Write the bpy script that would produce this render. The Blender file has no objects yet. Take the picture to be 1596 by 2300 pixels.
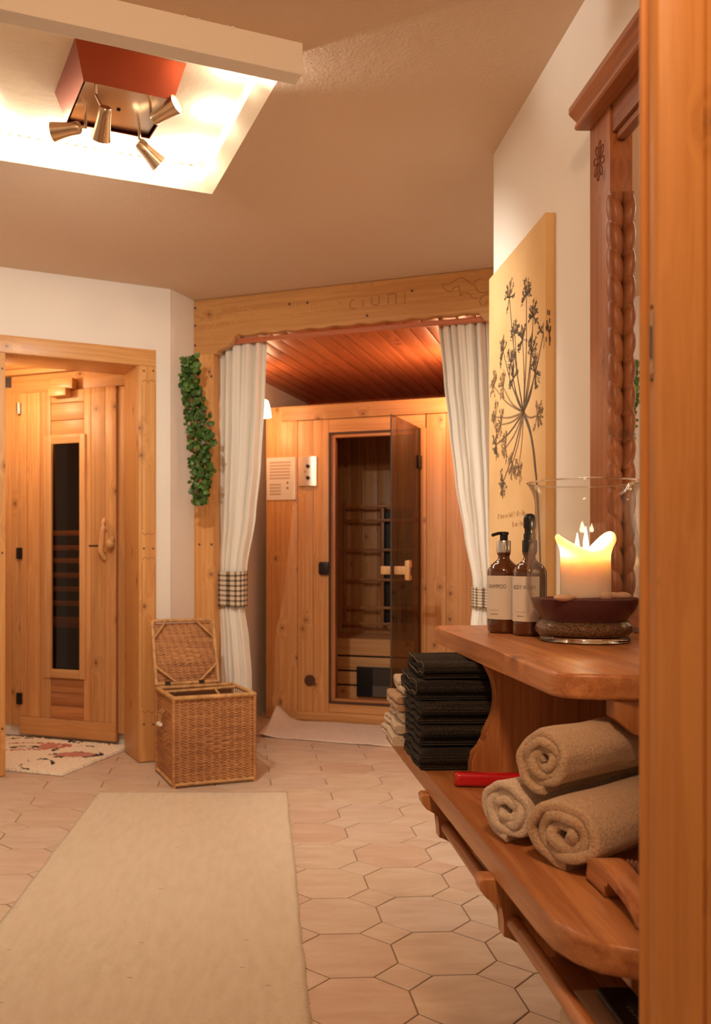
import bpy, bmesh, math, random
from mathutils import Vector, Matrix, noise
R = random.Random(7)
PI = math.pi
C = bpy.context.scene.collection
# ------------------------------------------------------------------ camera, world, lights, exposure
FPX, CX, HY, CH = 2004.0, 634.0, 1251.0, 1.08
cam = bpy.data.cameras.new('camera'); co = bpy.data.objects.new('camera', cam); C.objects.link(co)
co.location = (0, 0, CH); co.rotation_euler = (PI/2, 0, 0)
cam.sensor_fit = 'HORIZONTAL'; cam.sensor_width = 36; cam.lens = FPX/1596*36
cam.shift_x = (798-CX)/1596; cam.shift_y = (HY-1150)/1596
cam.clip_start = 0.02
cam.dof.use_dof = True; cam.dof.focus_distance = 1.82; cam.dof.aperture_fstop = 10.0
sc = bpy.context.scene; sc.camera = co
sc.view_settings.view_transform = 'Standard'; sc.view_settings.look = 'None'
sc.view_settings.gamma = 1; sc.view_settings.use_curve_mapping = False
sc.view_settings.exposure = 0.0
sc.cycles.use_denoising = True
sc.cycles.use_adaptive_sampling = True; sc.cycles.adaptive_threshold = .04
sc.cycles.max_bounces = 8; sc.cycles.diffuse_bounces = 4; sc.cycles.transparent_max_bounces = 16
sc.cycles.sample_clamp_indirect = 6.0
w = bpy.data.worlds.new('world'); sc.world = w; w.use_nodes = True
w.node_tree.nodes['Background'].inputs[0].default_value = (1.0, .64, .40, 1)
w.node_tree.nodes['Background'].inputs[1].default_value = 0.38
WARM = (1.0, .93, .82)
def lamp(name, typ, loc, power, col=WARM, size=.05, rot=None, **kw):
    l = bpy.data.lights.new(name, typ); l.energy = power; l.color = col
    o = bpy.data.objects.new(name, l); C.objects.link(o); o.location = loc
    if typ == 'AREA':
        l.shape = 'DISK'; l.size = size
    else: l.shadow_soft_size = size
    if rot: o.rotation_euler = rot
    for k, v in kw.items(): setattr(l, k, v)
    return o
lamp('hall_ceiling_lamp', 'AREA', (.02, .05, 2.36), 23, col=(1, .61, .34), size=.25, rot=(math.radians(78), 0, 0))            # lamp of the hall the picture is taken from
lamp('alcove_lamp_right', 'POINT', (1.01, 5.28, 2.05), 14, col=(1, .52, .26), size=.05)  # second wall lamp of the alcove, behind the right curtain
lamp('changing_niche_lamp', 'POINT', (-1.62, 4.85, 2.05), 13, col=(1, .68, .38), size=.05)   # lamp in the niche left of the sauna door
# ------------------------------------------------------------------ frames
class F:
    def __init__(s, x, y, deg):
        a = math.radians(deg); s.o = Vector((x, y, 0)); s.a = a
        s.u = Vector((math.cos(a), math.sin(a), 0)); s.v = Vector((-math.sin(a), math.cos(a), 0))
    def w(s, u, v, z): return s.o + s.u*u + s.v*v + Vector((0, 0, z))
    def hit(s, px, py=None, v=0.0):
        d = Vector(((px-CX)/FPX, 1, 0)); n = s.v
        Y = (n.dot(s.o)+v)/n.dot(d); p = d*Y - s.o
        u = p.dot(s.u)
        if py is None: return u
        return u, CH-(py-HY)/FPX*Y
FA = F(-.744, 4.675, 25.0)
FB = F(-.494, 4.975, -20.36)
FC = F(-.11, 5.985, -19.3)
FS = F(-.948, 5.08, -21.5)
FW = F(0, 0, 1.685)          # u = distance towards the right wall, v = depth
FZ = F(0, 0, 0)
ZC = 2.51
# ------------------------------------------------------------------ materials
def newmat(name):
    m = bpy.data.materials.new(name); m.use_nodes = True
    nt = m.node_tree; return m, nt, nt.nodes['Principled BSDF']
def nd(nt, typ, ins=None, **kw):
    n = nt.nodes.new(typ)
    for k, v in kw.items(): setattr(n, k, v)
    if ins:
        for k, v in ins.items():
            if hasattr(v, 'node') or hasattr(v, 'is_linked'): nt.links.new(v, n.inputs[k])
            else: n.inputs[k].default_value = v
    return n
def math_(nt, op, a, b=0.0, c=None):
    ins = {0: a, 1: b}
    if c is not None: ins[2] = c
    return nd(nt, 'ShaderNodeMath', ins, operation=op).outputs[0]
def ramp(nt, fac, stops):
    n = nd(nt, 'ShaderNodeValToRGB', {0: fac}); e = n.color_ramp.elements
    e[0].position, e[0].color = stops[0][0], (*stops[0][1], 1)
    e[1].position, e[1].color = stops[-1][0], (*stops[-1][1], 1)
    for p, c in stops[1:-1]:
        x = e.new(p); x.color = (*c, 1)
    return n.outputs[0]
def mix(nt, f, a, b, mode='MIX'):
    n = nd(nt, 'ShaderNodeMix', data_type='RGBA', blend_type=mode)
    for i, v in ((0, f), (6, a), (7, b)):
        if hasattr(v, 'is_linked'): nt.links.new(v, n.inputs[i])
        else: n.inputs[i].default_value = v if i == 0 else (*v, 1) if len(v) == 3 else v
    return n.outputs[2]
def rnd_coords(nt):
    tc = nd(nt, 'ShaderNodeTexCoord'); oi = nd(nt, 'ShaderNodeObjectInfo')
    r = math_(nt, 'MULTIPLY', oi.outputs['Random'], 37.0)
    cb = nd(nt, 'ShaderNodeCombineXYZ', {0: r, 1: math_(nt, 'MULTIPLY', r, 1.7), 2: math_(nt, 'MULTIPLY', r, .61)})
    return nd(nt, 'ShaderNodeVectorMath', {0: tc.outputs['Object'], 1: cb.outputs[0]}, operation='ADD').outputs[0], oi.outputs['Random']
def bump(nt, b, h, strength, dist=.01):
    n = nd(nt, 'ShaderNodeBump', {'Strength': strength, 'Distance': dist, 'Height': h})
    nt.links.new(n.outputs[0], b.inputs['Normal'])
WOOD = {}
def wood(kind, ax='z', knots=True):
    key = (kind, ax, knots)
    if key in WOOD: return WOOD[key]
    light, dark, knot, rough = {
        'pine':   ((.70, .37, .145), (.53, .235, .075), (.17, .052, .016), .42),
        'pale':   ((.74, .42, .18), (.60, .29, .105), (.20, .07, .02), .42),
        'frame':  ((.74, .39, .135), (.58, .26, .078), (.20, .06, .018), .38),
        'shelf':  ((.56, .245, .088), (.33, .11, .033), (.17, .05, .018), .36),
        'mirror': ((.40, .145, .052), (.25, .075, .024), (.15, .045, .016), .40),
        'ceil':   ((.58, .18, .07), (.42, .11, .038), (.13, .03, .01), .42),
        'jamb':   ((.66, .30, .085), (.50, .20, .05), (.20, .06, .015), .38)}[kind]
    m, nt, b = newmat('wood_%s_%s%s' % (kind, ax, '' if knots else '_clear'))
    co_, rn = rnd_coords(nt)
    st = {'x': (1.1, 48, 48), 'y': (48, 1.1, 48), 'z': (48, 48, 1.1)}[ax]
    kf = 2.2 if kind == 'jamb' else 1.0
    kst = {'x': (2.2*kf, 7*kf, 7*kf), 'y': (7*kf, 2.2*kf, 7*kf), 'z': (7*kf, 7*kf, 2.2*kf)}[ax]
    mp = nd(nt, 'ShaderNodeMapping', {0: co_, 3: kst}).outputs[0]
    sp_ = nd(nt, 'ShaderNodeSeparateXYZ', {0: mp}).outputs
    tr_, al_ = {'x': (math_(nt, 'ADD', sp_[1], sp_[2]), sp_[0]), 'y': (math_(nt, 'ADD', sp_[0], sp_[2]), sp_[1]), 'z': (math_(nt, 'ADD', sp_[0], sp_[1]), sp_[2])}[ax]
    mp = nd(nt, 'ShaderNodeCombineXYZ', {0: tr_, 1: al_, 2: 0.0}).outputs[0]
    vo = nd(nt, 'ShaderNodeTexVoronoi', {'Vector': mp, 'Scale': 1.0, 'Randomness': .95}, feature='F1', voronoi_dimensions='2D')
    # distance in metres-ish around the knot, made round again
    dv = nd(nt, 'ShaderNodeVectorMath', {0: mp, 1: vo.outputs['Position']}, operation='SUBTRACT').outputs[0]
    rs = (1, 2.4, 1)
    kd = nd(nt, 'ShaderNodeVectorMath', {0: nd(nt, 'ShaderNodeVectorMath', {0: dv, 1: rs}, operation='MULTIPLY').outputs[0]}, operation='LENGTH').outputs['Value']
    sel = nd(nt, 'ShaderNodeSeparateColor', {0: vo.outputs['Color']}).outputs[0]
    on = math_(nt, 'GREATER_THAN', sel, .5)
    near = nd(nt, 'ShaderNodeMapRange', {'Value': kd, 'From Min': .0, 'From Max': .5, 'To Min': 1.0, 'To Max': 0.0}, interpolation_type='SMOOTHSTEP').outputs[0]
    warp = math_(nt, 'MULTIPLY', math_(nt, 'MULTIPLY', near, on), 1.6 if knots else 0.0)
    n0 = nd(nt, 'ShaderNodeTexNoise', {'Vector': co_, 'Scale': 2.2, 'Detail': 1.0}).outputs[0]
    gm = nd(nt, 'ShaderNodeMapping', {0: co_, 3: st}).outputs[0]
    gm = nd(nt, 'ShaderNodeVectorMath', {0: gm, 1: nd(nt, 'ShaderNodeCombineXYZ', {0: warp, 1: warp, 2: math_(nt, 'MULTIPLY', n0, 2.0)}).outputs[0]}, operation='ADD').outputs[0]
    g1 = nd(nt, 'ShaderNodeTexNoise', {'Vector': gm, 'Scale': 1.0, 'Detail': 3.0, 'Roughness': .6, 'Distortion': .5}).outputs[0]
    g2 = nd(nt, 'ShaderNodeTexNoise', {'Vector': gm, 'Scale': 5.0, 'Detail': 3.0, 'Roughness': .7}).outputs[0]
    g = math_(nt, 'ADD', math_(nt, 'MULTIPLY', g1, .7), math_(nt, 'MULTIPLY', g2, .3))
    mid = tuple((a+c)/2 for a, c in zip(light, dark))
    col = ramp(nt, g, [(.34, dark), (.48, mid), (.60, light)])
    br = math_(nt, 'ADD', .86, math_(nt, 'MULTIPLY', rn, .24))
    col = mix(nt, 1.0, col, nd(nt, 'ShaderNodeCombineColor', {0: br, 1: br, 2: br}).outputs[0], 'MULTIPLY')
    if knots:
        k = nd(nt, 'ShaderNodeMapRange', {'Value': kd, 'From Min': .03, 'From Max': .09, 'To Min': .85, 'To Max': 0.0}, interpolation_type='SMOOTHSTEP').outputs[0]
        k2 = nd(nt, 'ShaderNodeMapRange', {'Value': kd, 'From Min': .07, 'From Max': .22, 'To Min': .28, 'To Max': 0.0}, interpolation_type='SMOOTHSTEP').outputs[0]
        kk = math_(nt, 'MULTIPLY', math_(nt, 'MAXIMUM', k, k2), on)
        col = mix(nt, kk, col, knot)
    nt.links.new(col, b.inputs['Base Color']); b.inputs['Roughness'].default_value = rough
    bump(nt, b, g, .25, .002)
    WOOD[key] = m; return m
def plain(name, col, rough=.6, metal=0.0, ns=0, nscale=60, var=.0, **kw):
    m, nt, b = newmat(name)
    b.inputs['Base Color'].default_value = (*col, 1); b.inputs['Roughness'].default_value = rough; b.inputs['Metallic'].default_value = metal
    for k, v in kw.items(): b.inputs[k].default_value = v
    if ns or var:
        tc = nd(nt, 'ShaderNodeTexCoord')
        n = nd(nt, 'ShaderNodeTexNoise', {'Vector': tc.outputs['Object'], 'Scale': nscale, 'Detail': 4.0, 'Roughness': .65}).outputs[0]
        if ns: bump(nt, b, n, ns, .004)
        if var:
            c2 = tuple(max(0, c*(1-var)) for c in col); c3 = tuple(min(1, c*(1+var*.5)) for c in col)
            nt.links.new(ramp(nt, n, [(.35, c2), (.65, c3)]), b.inputs['Base Color'])
    return m
M = {}
M['plaster'] = plain('white_plaster', (.86, .80, .72), .9, ns=.5, nscale=22)
def plaster_c():
    m, nt, b = newmat('ceiling_plaster')
    b.inputs['Base Color'].default_value = (.72, .54, .39, 1); b.inputs['Roughness'].default_value = .95
    tc = nd(nt, 'ShaderNodeTexCoord').outputs['Object']
    n = nd(nt, 'ShaderNodeTexNoise', {'Vector': tc, 'Scale': 3.0, 'Detail': 8.0, 'Roughness': .7}).outputs[0]
    n2 = nd(nt, 'ShaderNodeTexNoise', {'Vector': tc, 'Scale': 90.0, 'Detail': 2.0}).outputs[0]
    bump(nt, b, math_(nt, 'ADD', n, math_(nt, 'MULTIPLY', n2, .15)), .35, .02); return m
M['ceiling'] = plaster_c()
M['grout'] = plain('floor_grout', (.27, .165, .09), .95, ns=.3)
def tilem():
    m, nt, b = newmat('floor_tile')
    co_, rn = rnd_coords(nt)
    n = nd(nt, 'ShaderNodeTexNoise', {'Vector': nd(nt, 'ShaderNodeMapping', {0: co_, 3: (3, 10, 1)}).outputs[0], 'Scale': 1.6, 'Detail': 5.0, 'Roughness': .6, 'Distortion': .6}).outputs[0]
    col = ramp(nt, n, [(.3, (.55, .41, .305)), (.5, (.62, .48, .37)), (.7, (.68, .55, .44))])
    tint = ramp(nt, rn, [(0, (.95, .86, .80)), (.5, (1, 1, 1)), (1, (1.0, .97, .90))])
    nt.links.new(mix(nt, 1.0, col, tint, 'MULTIPLY'), b.inputs['Base Color'])
    b.inputs['Roughness'].default_value = .42; bump(nt, b, n, .12, .003); return m
M['tile'] = tilem()
def weave(name, c1, c2, sx, sy, rough=.95, fleck=None, strength=.6):
    m, nt, b = newmat(name)
    tc = nd(nt, 'ShaderNodeTexCoord').outputs['Object']
    xy = nd(nt, 'ShaderNodeSeparateXYZ', {0: tc})
    a = math_(nt, 'SINE', math_(nt, 'MULTIPLY', xy.outputs[0], sx)); c = math_(nt, 'SINE', math_(nt, 'MULTIPLY', xy.outputs[1], sy))
    p = math_(nt, 'MULTIPLY', a, c)
    n = nd(nt, 'ShaderNodeTexNoise', {'Vector': nd(nt, 'ShaderNodeMapping', {0: tc, 3: (12, 3, 8)}).outputs[0], 'Scale': 3.0, 'Detail': 4.0}).outputs[0]
    f = math_(nt, 'ADD', math_(nt, 'MULTIPLY', p, .18), n)
    col = ramp(nt, f, [(.3, c2), (.65, c1)])
    if fleck:
        v = nd(nt, 'ShaderNodeTexVoronoi', {'Vector': nd(nt, 'ShaderNodeMapping', {0: tc, 3: (14, 40, 14)}).outputs[0], 'Scale': 1.0})
        s = nd(nt, 'ShaderNodeSeparateColor', {0: v.outputs['Color']}).outputs[0]
        k = math_(nt, 'MULTIPLY', math_(nt, 'LESS_THAN', v.outputs['Distance'], .12), math_(nt, 'GREATER_THAN', s, .86))
        col = mix(nt, math_(nt, 'MULTIPLY', k, .6), col, fleck)
    nt.links.new(col, b.inputs['Base Color']); b.inputs['Roughness'].default_value = rough
    b.inputs['Sheen Weight'].default_value = .2
    bump(nt, b, p, strength, .003); return m
M['rug'] = weave('woven_runner', (.84, .69, .50), (.77, .61, .42), 900, 1000, fleck=(.35, .22, .12))
M['curtain'] = plain('curtain_cotton', (.90, .85, .76), .9, **{'Sheen Weight': .2})
M['mat'] = weave('towelling_mat', (.88, .70, .56), (.82, .63, .49), 600, 600)
def towel(name, c1, c2, scale=260, st=.9):
    m, nt, b = newmat(name)
    tc = nd(nt, 'ShaderNodeTexCoord').outputs['Object']
    n = nd(nt, 'ShaderNodeTexNoise', {'Vector': tc, 'Scale': scale, 'Detail': 3.0, 'Roughness': .7}).outputs[0]
    nt.links.new(ramp(nt, n, [(.35, c2), (.6, c1)]), b.inputs['Base Color']); b.inputs['Roughness'].default_value = 1
    b.inputs['Sheen Weight'].default_value = .25; b.inputs['Sheen Roughness'].default_value = .5
    bump(nt, b, n, st, .004); return m
M['towel_beige'] = towel('beige_towelling', (.64, .46, .30), (.50, .33, .20))
M['towel_cream'] = towel('cream_towelling', (.80, .67, .53), (.66, .52, .38))
M['towel_tan'] = towel('tan_towelling', (.62, .41, .25), (.48, .30, .17))
def blacktowel():
    m, nt, b = newmat('black_waffle_towelling')
    tc = nd(nt, 'ShaderNodeTexCoord').outputs['Object']
    s = nd(nt, 'ShaderNodeSeparateXYZ', {0: tc})
    p = math_(nt, 'MULTIPLY', math_(nt, 'SINE', math_(nt, 'MULTIPLY', s.outputs[1], 1500)), math_(nt, 'SINE', math_(nt, 'MULTIPLY', s.outputs[2], 1300)))
    n = nd(nt, 'ShaderNodeTexNoise', {'Vector': tc, 'Scale': 300, 'Detail': 2.0}).outputs[0]
    f = math_(nt, 'ADD', math_(nt, 'MULTIPLY', p, .3), n)
    nt.links.new(ramp(nt, f, [(.35, (.006, .005, .005)), (.8, (.05, .038, .028))]), b.inputs['Base Color'])
    b.inputs['Roughness'].default_value = 1; b.inputs['Sheen Weight'].default_value = .0
    bump(nt, b, f, .8, .004); return m
M['towel_black'] = blacktowel()
M['black'] = plain('black_plastic', (.012, .010, .010), .35)
M['dark'] = plain('dark_metal', (.03, .022, .018), .45, .6)
M['chrome'] = plain('brushed_chrome', (.90, .86, .80), .22, 1.0)
M['brass'] = plain('satin_nickel_lamp', (.78, .58, .40), .24, 1.0)
M['copper'] = plain('polished_copper', (.27, .05, .022), .25, .85)
M['white'] = plain('white_paper', (.82, .76, .68), .7)
M['white_gloss'] = plain('white_enamel', (.85, .80, .72), .3)
M['ink'] = plain('printed_ink', (.05, .045, .04), .7)
M['grey_print'] = plain('grey_print', (.56, .42, .32), .8)
M['red'] = plain('red_gloss', (.55, .006, .015), .22, **{'Coat Weight': .6})
M['leaf'] = plain('ivy_leaf', (.045, .115, .018), .42, var=.5, nscale=14)
M['leaf_l'] = plain('ivy_leaf_light', (.095, .20, .03), .42, var=.4, nscale=14)
M['leaf_b'] = plain('ivy_leaf_brown', (.20, .075, .03), .6, var=.4, nscale=20)
M['stem'] = plain('ivy_stem', (.10, .07, .03), .7)
def wickerm():
    m, nt, b = newmat('wicker')
    tc = nd(nt, 'ShaderNodeTexCoord').outputs['Object']
    n = nd(nt, 'ShaderNodeTexNoise', {'Vector': nd(nt, 'ShaderNodeMapping', {0: tc, 3: (6, 6, 160)}).outputs[0], 'Scale': 1.0, 'Detail': 3.0}).outputs[0]
    n2 = nd(nt, 'ShaderNodeTexNoise', {'Vector': nd(nt, 'ShaderNodeMapping', {0: tc, 3: (3, 3, 6)}).outputs[0], 'Scale': 1.0, 'Detail': 1.0}).outputs[0]
    sp_ = nd(nt, 'ShaderNodeSeparateXYZ', {0: tc}).outputs
    st_c = math_(nt, 'SINE', math_(nt, 'MULTIPLY', math_(nt, 'ADD', sp_[0], sp_[1]), 2*PI/.0384))  # tone bands painted in as relief shading of strands over stakes
    f = math_(nt, 'ADD', math_(nt, 'ADD', math_(nt, 'MULTIPLY', n, .7), math_(nt, 'MULTIPLY', n2, .3)), math_(nt, 'MULTIPLY', st_c, .05))
    nt.links.new(ramp(nt, f, [(.36, (.27, .105, .035)), (.5, (.44, .19, .066)), (.64, (.58, .28, .105))]), b.inputs['Base Color'])
    b.inputs['Roughness'].default_value = .5; return m
M['wicker'] = wickerm()
M['cane'] = plain('cane_pole', (.62, .34, .13), .42, var=.35, nscale=26)
def glassm(name, tint, dens, rough=.02, edge=.5):
    m, nt, b = newmat(name); nt.nodes.remove(b)
    out = nt.nodes['Material Output']
    t = nd(nt, 'ShaderNodeBsdfTransparent', {0: (*tint, 1)}); g = nd(nt, 'ShaderNodeBsdfGlossy', {0: (1, 1, 1, 1), 'Roughness': rough})
    lw = nd(nt, 'ShaderNodeLayerWeight', {0: .35})
    pw_ = math_(nt, 'POWER', lw.outputs['Facing'], 3.0)
    e = math_(nt, 'ADD', math_(nt, 'MULTIPLY', pw_, edge), dens)
    nt.links.new(mix(nt, pw_, tint, tuple(c*.45 for c in tint)), t.inputs[0])
    mx = nd(nt, 'ShaderNodeMixShader', {0: e, 1: t.outputs[0], 2: g.outputs[0]})
    nt.links.new(mx.outputs[0], out.inputs[0]); return m
M['vase'] = glassm('clear_glass', (.975, .965, .945), .005, edge=.8)
M['tinted'] = glassm('bronze_tinted_glass', (.52, .38, .25), .05, edge=.3)
M['sauna_pane'] = glassm('dark_sauna_pane', (.60, .48, .36), .04, edge=.2)
M['thick_glass'] = plain('thick_glass', (.95, .93, .88), .03, **{'Transmission Weight': 1.0, 'IOR': 1.5})
M['amber'] = plain('amber_glass', (.10, .028, .006), .05, **{'Coat Weight': 1.0, 'Coat Roughness': .03, 'IOR': 1.5})
M['mirror'] = plain('mirror_glass', (.9, .88, .85), .01, 1.0)
M['wax'] = plain('candle_wax', (.92, .80, .68), .45, **{'Subsurface Weight': 1.0, 'Subsurface Scale': .03, 'Subsurface Radius': (1.0, .7, .5)})
M['sand'] = plain('purple_sand', (.17, .055, .065), .95, ns=.8, nscale=500, var=.25)
M['sand2'] = plain('brown_gravel', (.26, .14, .07), .7, ns=1, nscale=330, var=.95)
M['pebble'] = plain('pebble', (.62, .42, .30), .6, ns=.2, nscale=80)
M['led'] = plain('led_chip', (.22, .12, .05), .5)
M['darkwood'] = wood('ceil', 'z')
def emis(name, col, s):
    m, nt, b = newmat(name); b.inputs['Base Color'].default_value = (*col, 1)
    b.inputs['Emission Color'].default_value = (*col, 1); b.inputs['Emission Strength'].default_value = s; return m
M['bulb'] = emis('lit_bulb', (1, .86, .66), 12)
M['shade'] = emis('lit_opal_glass', (1, .80, .55), 5.0)
def flamem():
    m, nt, b = newmat('flame'); nt.nodes.remove(b)
    e = nd(nt, 'ShaderNodeEmission', {0: (1, .76, .46, 1), 1: 85.0}); t = nd(nt, 'ShaderNodeBsdfTransparent')
    a = nd(nt, 'ShaderNodeAddShader', {0: e.outputs[0], 1: t.outputs[0]}); nt.links.new(a.outputs[0], nt.nodes['Material Output'].inputs[0]); return m
M['flame'] = flamem()
def canvasm():
    m, nt, b = newmat('printed_canvas')
    tc = nd(nt, 'ShaderNodeTexCoord').outputs['Object']
    n = nd(nt, 'ShaderNodeTexNoise', {'Vector': tc, 'Scale': 2.6, 'Detail': 2.0}).outputs[0]
    nt.links.new(ramp(nt, n, [(.35, (.68, .41, .17)), (.6, (.76, .50, .24))]), b.inputs['Base Color'])
    n2 = nd(nt, 'ShaderNodeTexNoise', {'Vector': tc, 'Scale': 500}).outputs[0]
    b.inputs['Roughness'].default_value = .85; bump(nt, b, n2, .4, .001); return m
M['canvas'] = canvasm()
M['print'] = plain('canvas_print', (.13, .085, .05), .85, var=.5, nscale=7)
M['print_l'] = plain('canvas_print_pale', (.36, .20, .10), .85)
def gingham():
    m, nt, b = newmat('gingham_tie')
    tc = nd(nt, 'ShaderNodeTexCoord').outputs['UV']
    s = nd(nt, 'ShaderNodeSeparateXYZ', {0: tc})
    def stripe(o, k): return math_(nt, 'LESS_THAN', math_(nt, 'FRACT', math_(nt, 'MULTIPLY', o, k)), .36)
    f = math_(nt, 'ADD', math_(nt, 'MULTIPLY', stripe(s.outputs[0], 1), .5), math_(nt, 'MULTIPLY', stripe(s.outputs[1], 1), .5))
    nt.links.new(ramp(nt, f, [(0, (.72, .60, .46)), (.5, (.26, .19, .12)), (1, (.035, .028, .022))]), b.inputs['Base Color'])
    b.inputs['Roughness'].default_value = .9; return m
M['gingham'] = gingham()
# ------------------------------------------------------------------ mesh builder
class MB:
    def __init__(s): s.v = []; s.f = []; s.uv = None
    def add(s, vs, fs):
        n = len(s.v); s.v += [tuple(x) for x in vs]; s.f += [tuple(i+n for i in q) for q in fs]; return s
    def box(s, x0, x1, y0, y1, z0, z1, c=0.0):
        if c <= 0:
            s.add([(x, y, z) for x in (x0, x1) for y in (y0, y1) for z in (z0, z1)],
                  [(0, 1, 3, 2), (4, 6, 7, 5), (0, 4, 5, 1), (2, 3, 7, 6), (0, 2, 6, 4), (1, 5, 7, 3)]); return s
        bm = bmesh.new(); bmesh.ops.create_cube(bm, size=1)
        for q in bm.verts: q.co = Vector(((x0+x1)/2+q.co.x*(x1-x0), (y0+y1)/2+q.co.y*(y1-y0), (z0+z1)/2+q.co.z*(z1-z0)))
        c = min(c, .45*min(x1-x0, y1-y0, z1-z0))
        bmesh.ops.bevel(bm, geom=bm.edges[:], offset=c, segments=2, profile=.6, affect='EDGES')
        return s.bm(bm)
    def bm(s, bm):
        bm.verts.index_update(); s.add([v.co for v in bm.verts], [[v.index for v in f.verts] for f in bm.faces]); bm.free(); return s
    def prism(s, poly, a0, a1, axes='xy', c=0.0):
        # poly in two axes, extruded along the third; optional bevel
        bm = bmesh.new()
        def mk(p, a):
            return {'xy': (p[0], p[1], a), 'xz': (p[0], a, p[1]), 'yz': (a, p[0], p[1])}[axes]
        lo = [bm.verts.new(mk(p, a0)) for p in poly]; hi = [bm.verts.new(mk(p, a1)) for p in poly]
        n = len(poly); f1 = bm.faces.new(lo[::-1]); f2 = bm.faces.new(hi)
        for i in range(n): bm.faces.new((lo[i], lo[(i+1) % n], hi[(i+1) % n], hi[i]))
        if c:
            es = set(f1.edges) | set(f2.edges)
            bmesh.ops.bevel(bm, geom=list(es), offset=c, segments=3, profile=.6, affect='EDGES')
        bmesh.ops.recalc_face_normals(bm, faces=bm.faces[:])
        bmesh.ops.triangulate(bm, faces=[f for f in bm.faces if len(f.verts) > 4])
        return s.bm(bm)
    def tube(s, pts, r, n=8, closed=False, cap=True):
        pts = [Vector(p) for p in pts]; m = len(pts); rings = []
        up = Vector((0, 0, 1))
        for i, p in enumerate(pts):
            a = pts[(i-1) % m] if (i > 0 or closed) else p; b = pts[(i+1) % m] if (i < m-1 or closed) else p
            t = (b-a).normalized() if (b-a).length > 1e-9 else up
            k = up if abs(t.dot(up)) < .95 else Vector((1, 0, 0))
            e1 = t.cross(k).normalized(); e2 = t.cross(e1).normalized()
            rr = r[i] if isinstance(r, (list, tuple)) else r
            rings.append([p+e1*math.cos(2*PI*j/n)*rr+e2*math.sin(2*PI*j/n)*rr for j in range(n)])
        vs = [q for ring in rings for q in ring]; fs = []
        for i in range(m if closed else m-1):
            for j in range(n):
                a, b = i*n+j, i*n+(j+1) % n; c, d = ((i+1) % m)*n+(j+1) % n, ((i+1) % m)*n+j
                fs.append((a, b, c, d))
        if cap and not closed: fs += [tuple(range(n))[::-1], tuple((m-1)*n+j for j in range(n))]
        return s.add(vs, fs)
    def lathe(s, prof, c=(0, 0, 0), n=48):
        vs, fs = [], []
        for r, z in prof:
            for j in range(n): vs.append((c[0]+r*math.cos(2*PI*j/n), c[1]+r*math.sin(2*PI*j/n), c[2]+z))
        for i in range(len(prof)-1):
            for j in range(n): fs.append((i*n+j, i*n+(j+1) % n, (i+1)*n+(j+1) % n, (i+1)*n+j))
        return s.add(vs, fs)
    def grid(s, fn, nu, nv, wrap=False):
        vs = [fn(i/nu, j/nv) for j in range(nv+1) for i in range(nu+1)]
        return s.add(vs, [(j*(nu+1)+i, j*(nu+1)+i+1, (j+1)*(nu+1)+i+1, (j+1)*(nu+1)+i) for j in range(nv) for i in range(nu)])
    def ball(s, c, rx, ry, rz, seg=12, rings=8):
        bm = bmesh.new(); bmesh.ops.create_uvsphere(bm, u_segments=seg, v_segments=rings, radius=1)
        for v in bm.verts: v.co = Vector((c[0]+v.co.x*rx, c[1]+v.co.y*ry, c[2]+v.co.z*rz))
        return s.bm(bm)
    def xf(s, mat):
        s.v = [tuple(mat @ Vector(v)) for v in s.v]; return s
    def mesh(s, name, mat, smooth=False, base=(0, 0, 0)):
        me = bpy.data.meshes.new(name); b = base
        me.from_pydata([(v[0]-b[0], v[1]-b[1], v[2]-b[2]) for v in s.v], [], s.f)
        bm = bmesh.new(); bm.from_mesh(me); bmesh.ops.recalc_face_normals(bm, faces=bm.faces[:]); bm.to_mesh(me); bm.free()
        if s.uv:
            ul = me.uv_layers.new(name='UVMap')
            for l in me.loops: ul.data[l.index].uv = s.uv[l.vertex_index]
        if mat: me.materials.append(mat)
        if smooth:
            for p in me.polygons: p.use_smooth = True
            me.set_sharp_from_angle(angle=math.radians(smooth if smooth > 1 else 40))
        me.update(); return me
class Thing:
    """An Empty at the thing's base in a frame; parts are given in the frame's coordinates."""
    def __init__(s, name, fr, base, label=None, cat=None, group=None, kind=None, rot=0):
        s.fr, s.base = fr, Vector(base)
        o = bpy.data.objects.new(name, None); C.objects.link(o)
        o.location = fr.w(*base); o.rotation_euler = (0, 0, fr.a+rot); o.empty_display_size = .1
        if label: o['label'] = label
        if cat: o['category'] = cat
        if group: o['group'] = group
        if kind: o['kind'] = kind
        s.o = o
    def part(s, name, mb, mat, smooth=False, parent=None, label=None, kind=None):
        o = bpy.data.objects.new(name, mb.mesh(name, mat, smooth, s.base)); C.objects.link(o)
        o.parent = parent or s.o
        if label: o['label'] = label
        if kind: o['kind'] = kind
        return o
def single(name, fr, base, mb, mat, smooth=False, label=None, cat=None, group=None, kind=None, rot=0):
    o = bpy.data.objects.new(name, mb.mesh(name, mat, smooth, base)); C.objects.link(o)
    o.location = fr.w(*base); o.rotation_euler = (0, 0, fr.a+rot)
    if label: o['label'] = label
    if cat: o['category'] = cat
    if group: o['group'] = group
    if kind: o['kind'] = kind
    return o
def struct(name, mb, mat, fr=FZ, base=(0, 0, 0), smooth=False):
    return single(name, fr, base, mb, mat, smooth, kind='structure')
def kid(parent, name, mb, mat, smooth=False, base=(0, 0, 0), label=None, kind=None):
    """a part of an object whose origin sits at `base` of its own frame"""
    o = bpy.data.objects.new(name, mb.mesh(name, mat, smooth, base)); C.objects.link(o); o.parent = parent
    if label: o['label'] = label
    if kind: o['kind'] = kind
    return o
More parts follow.
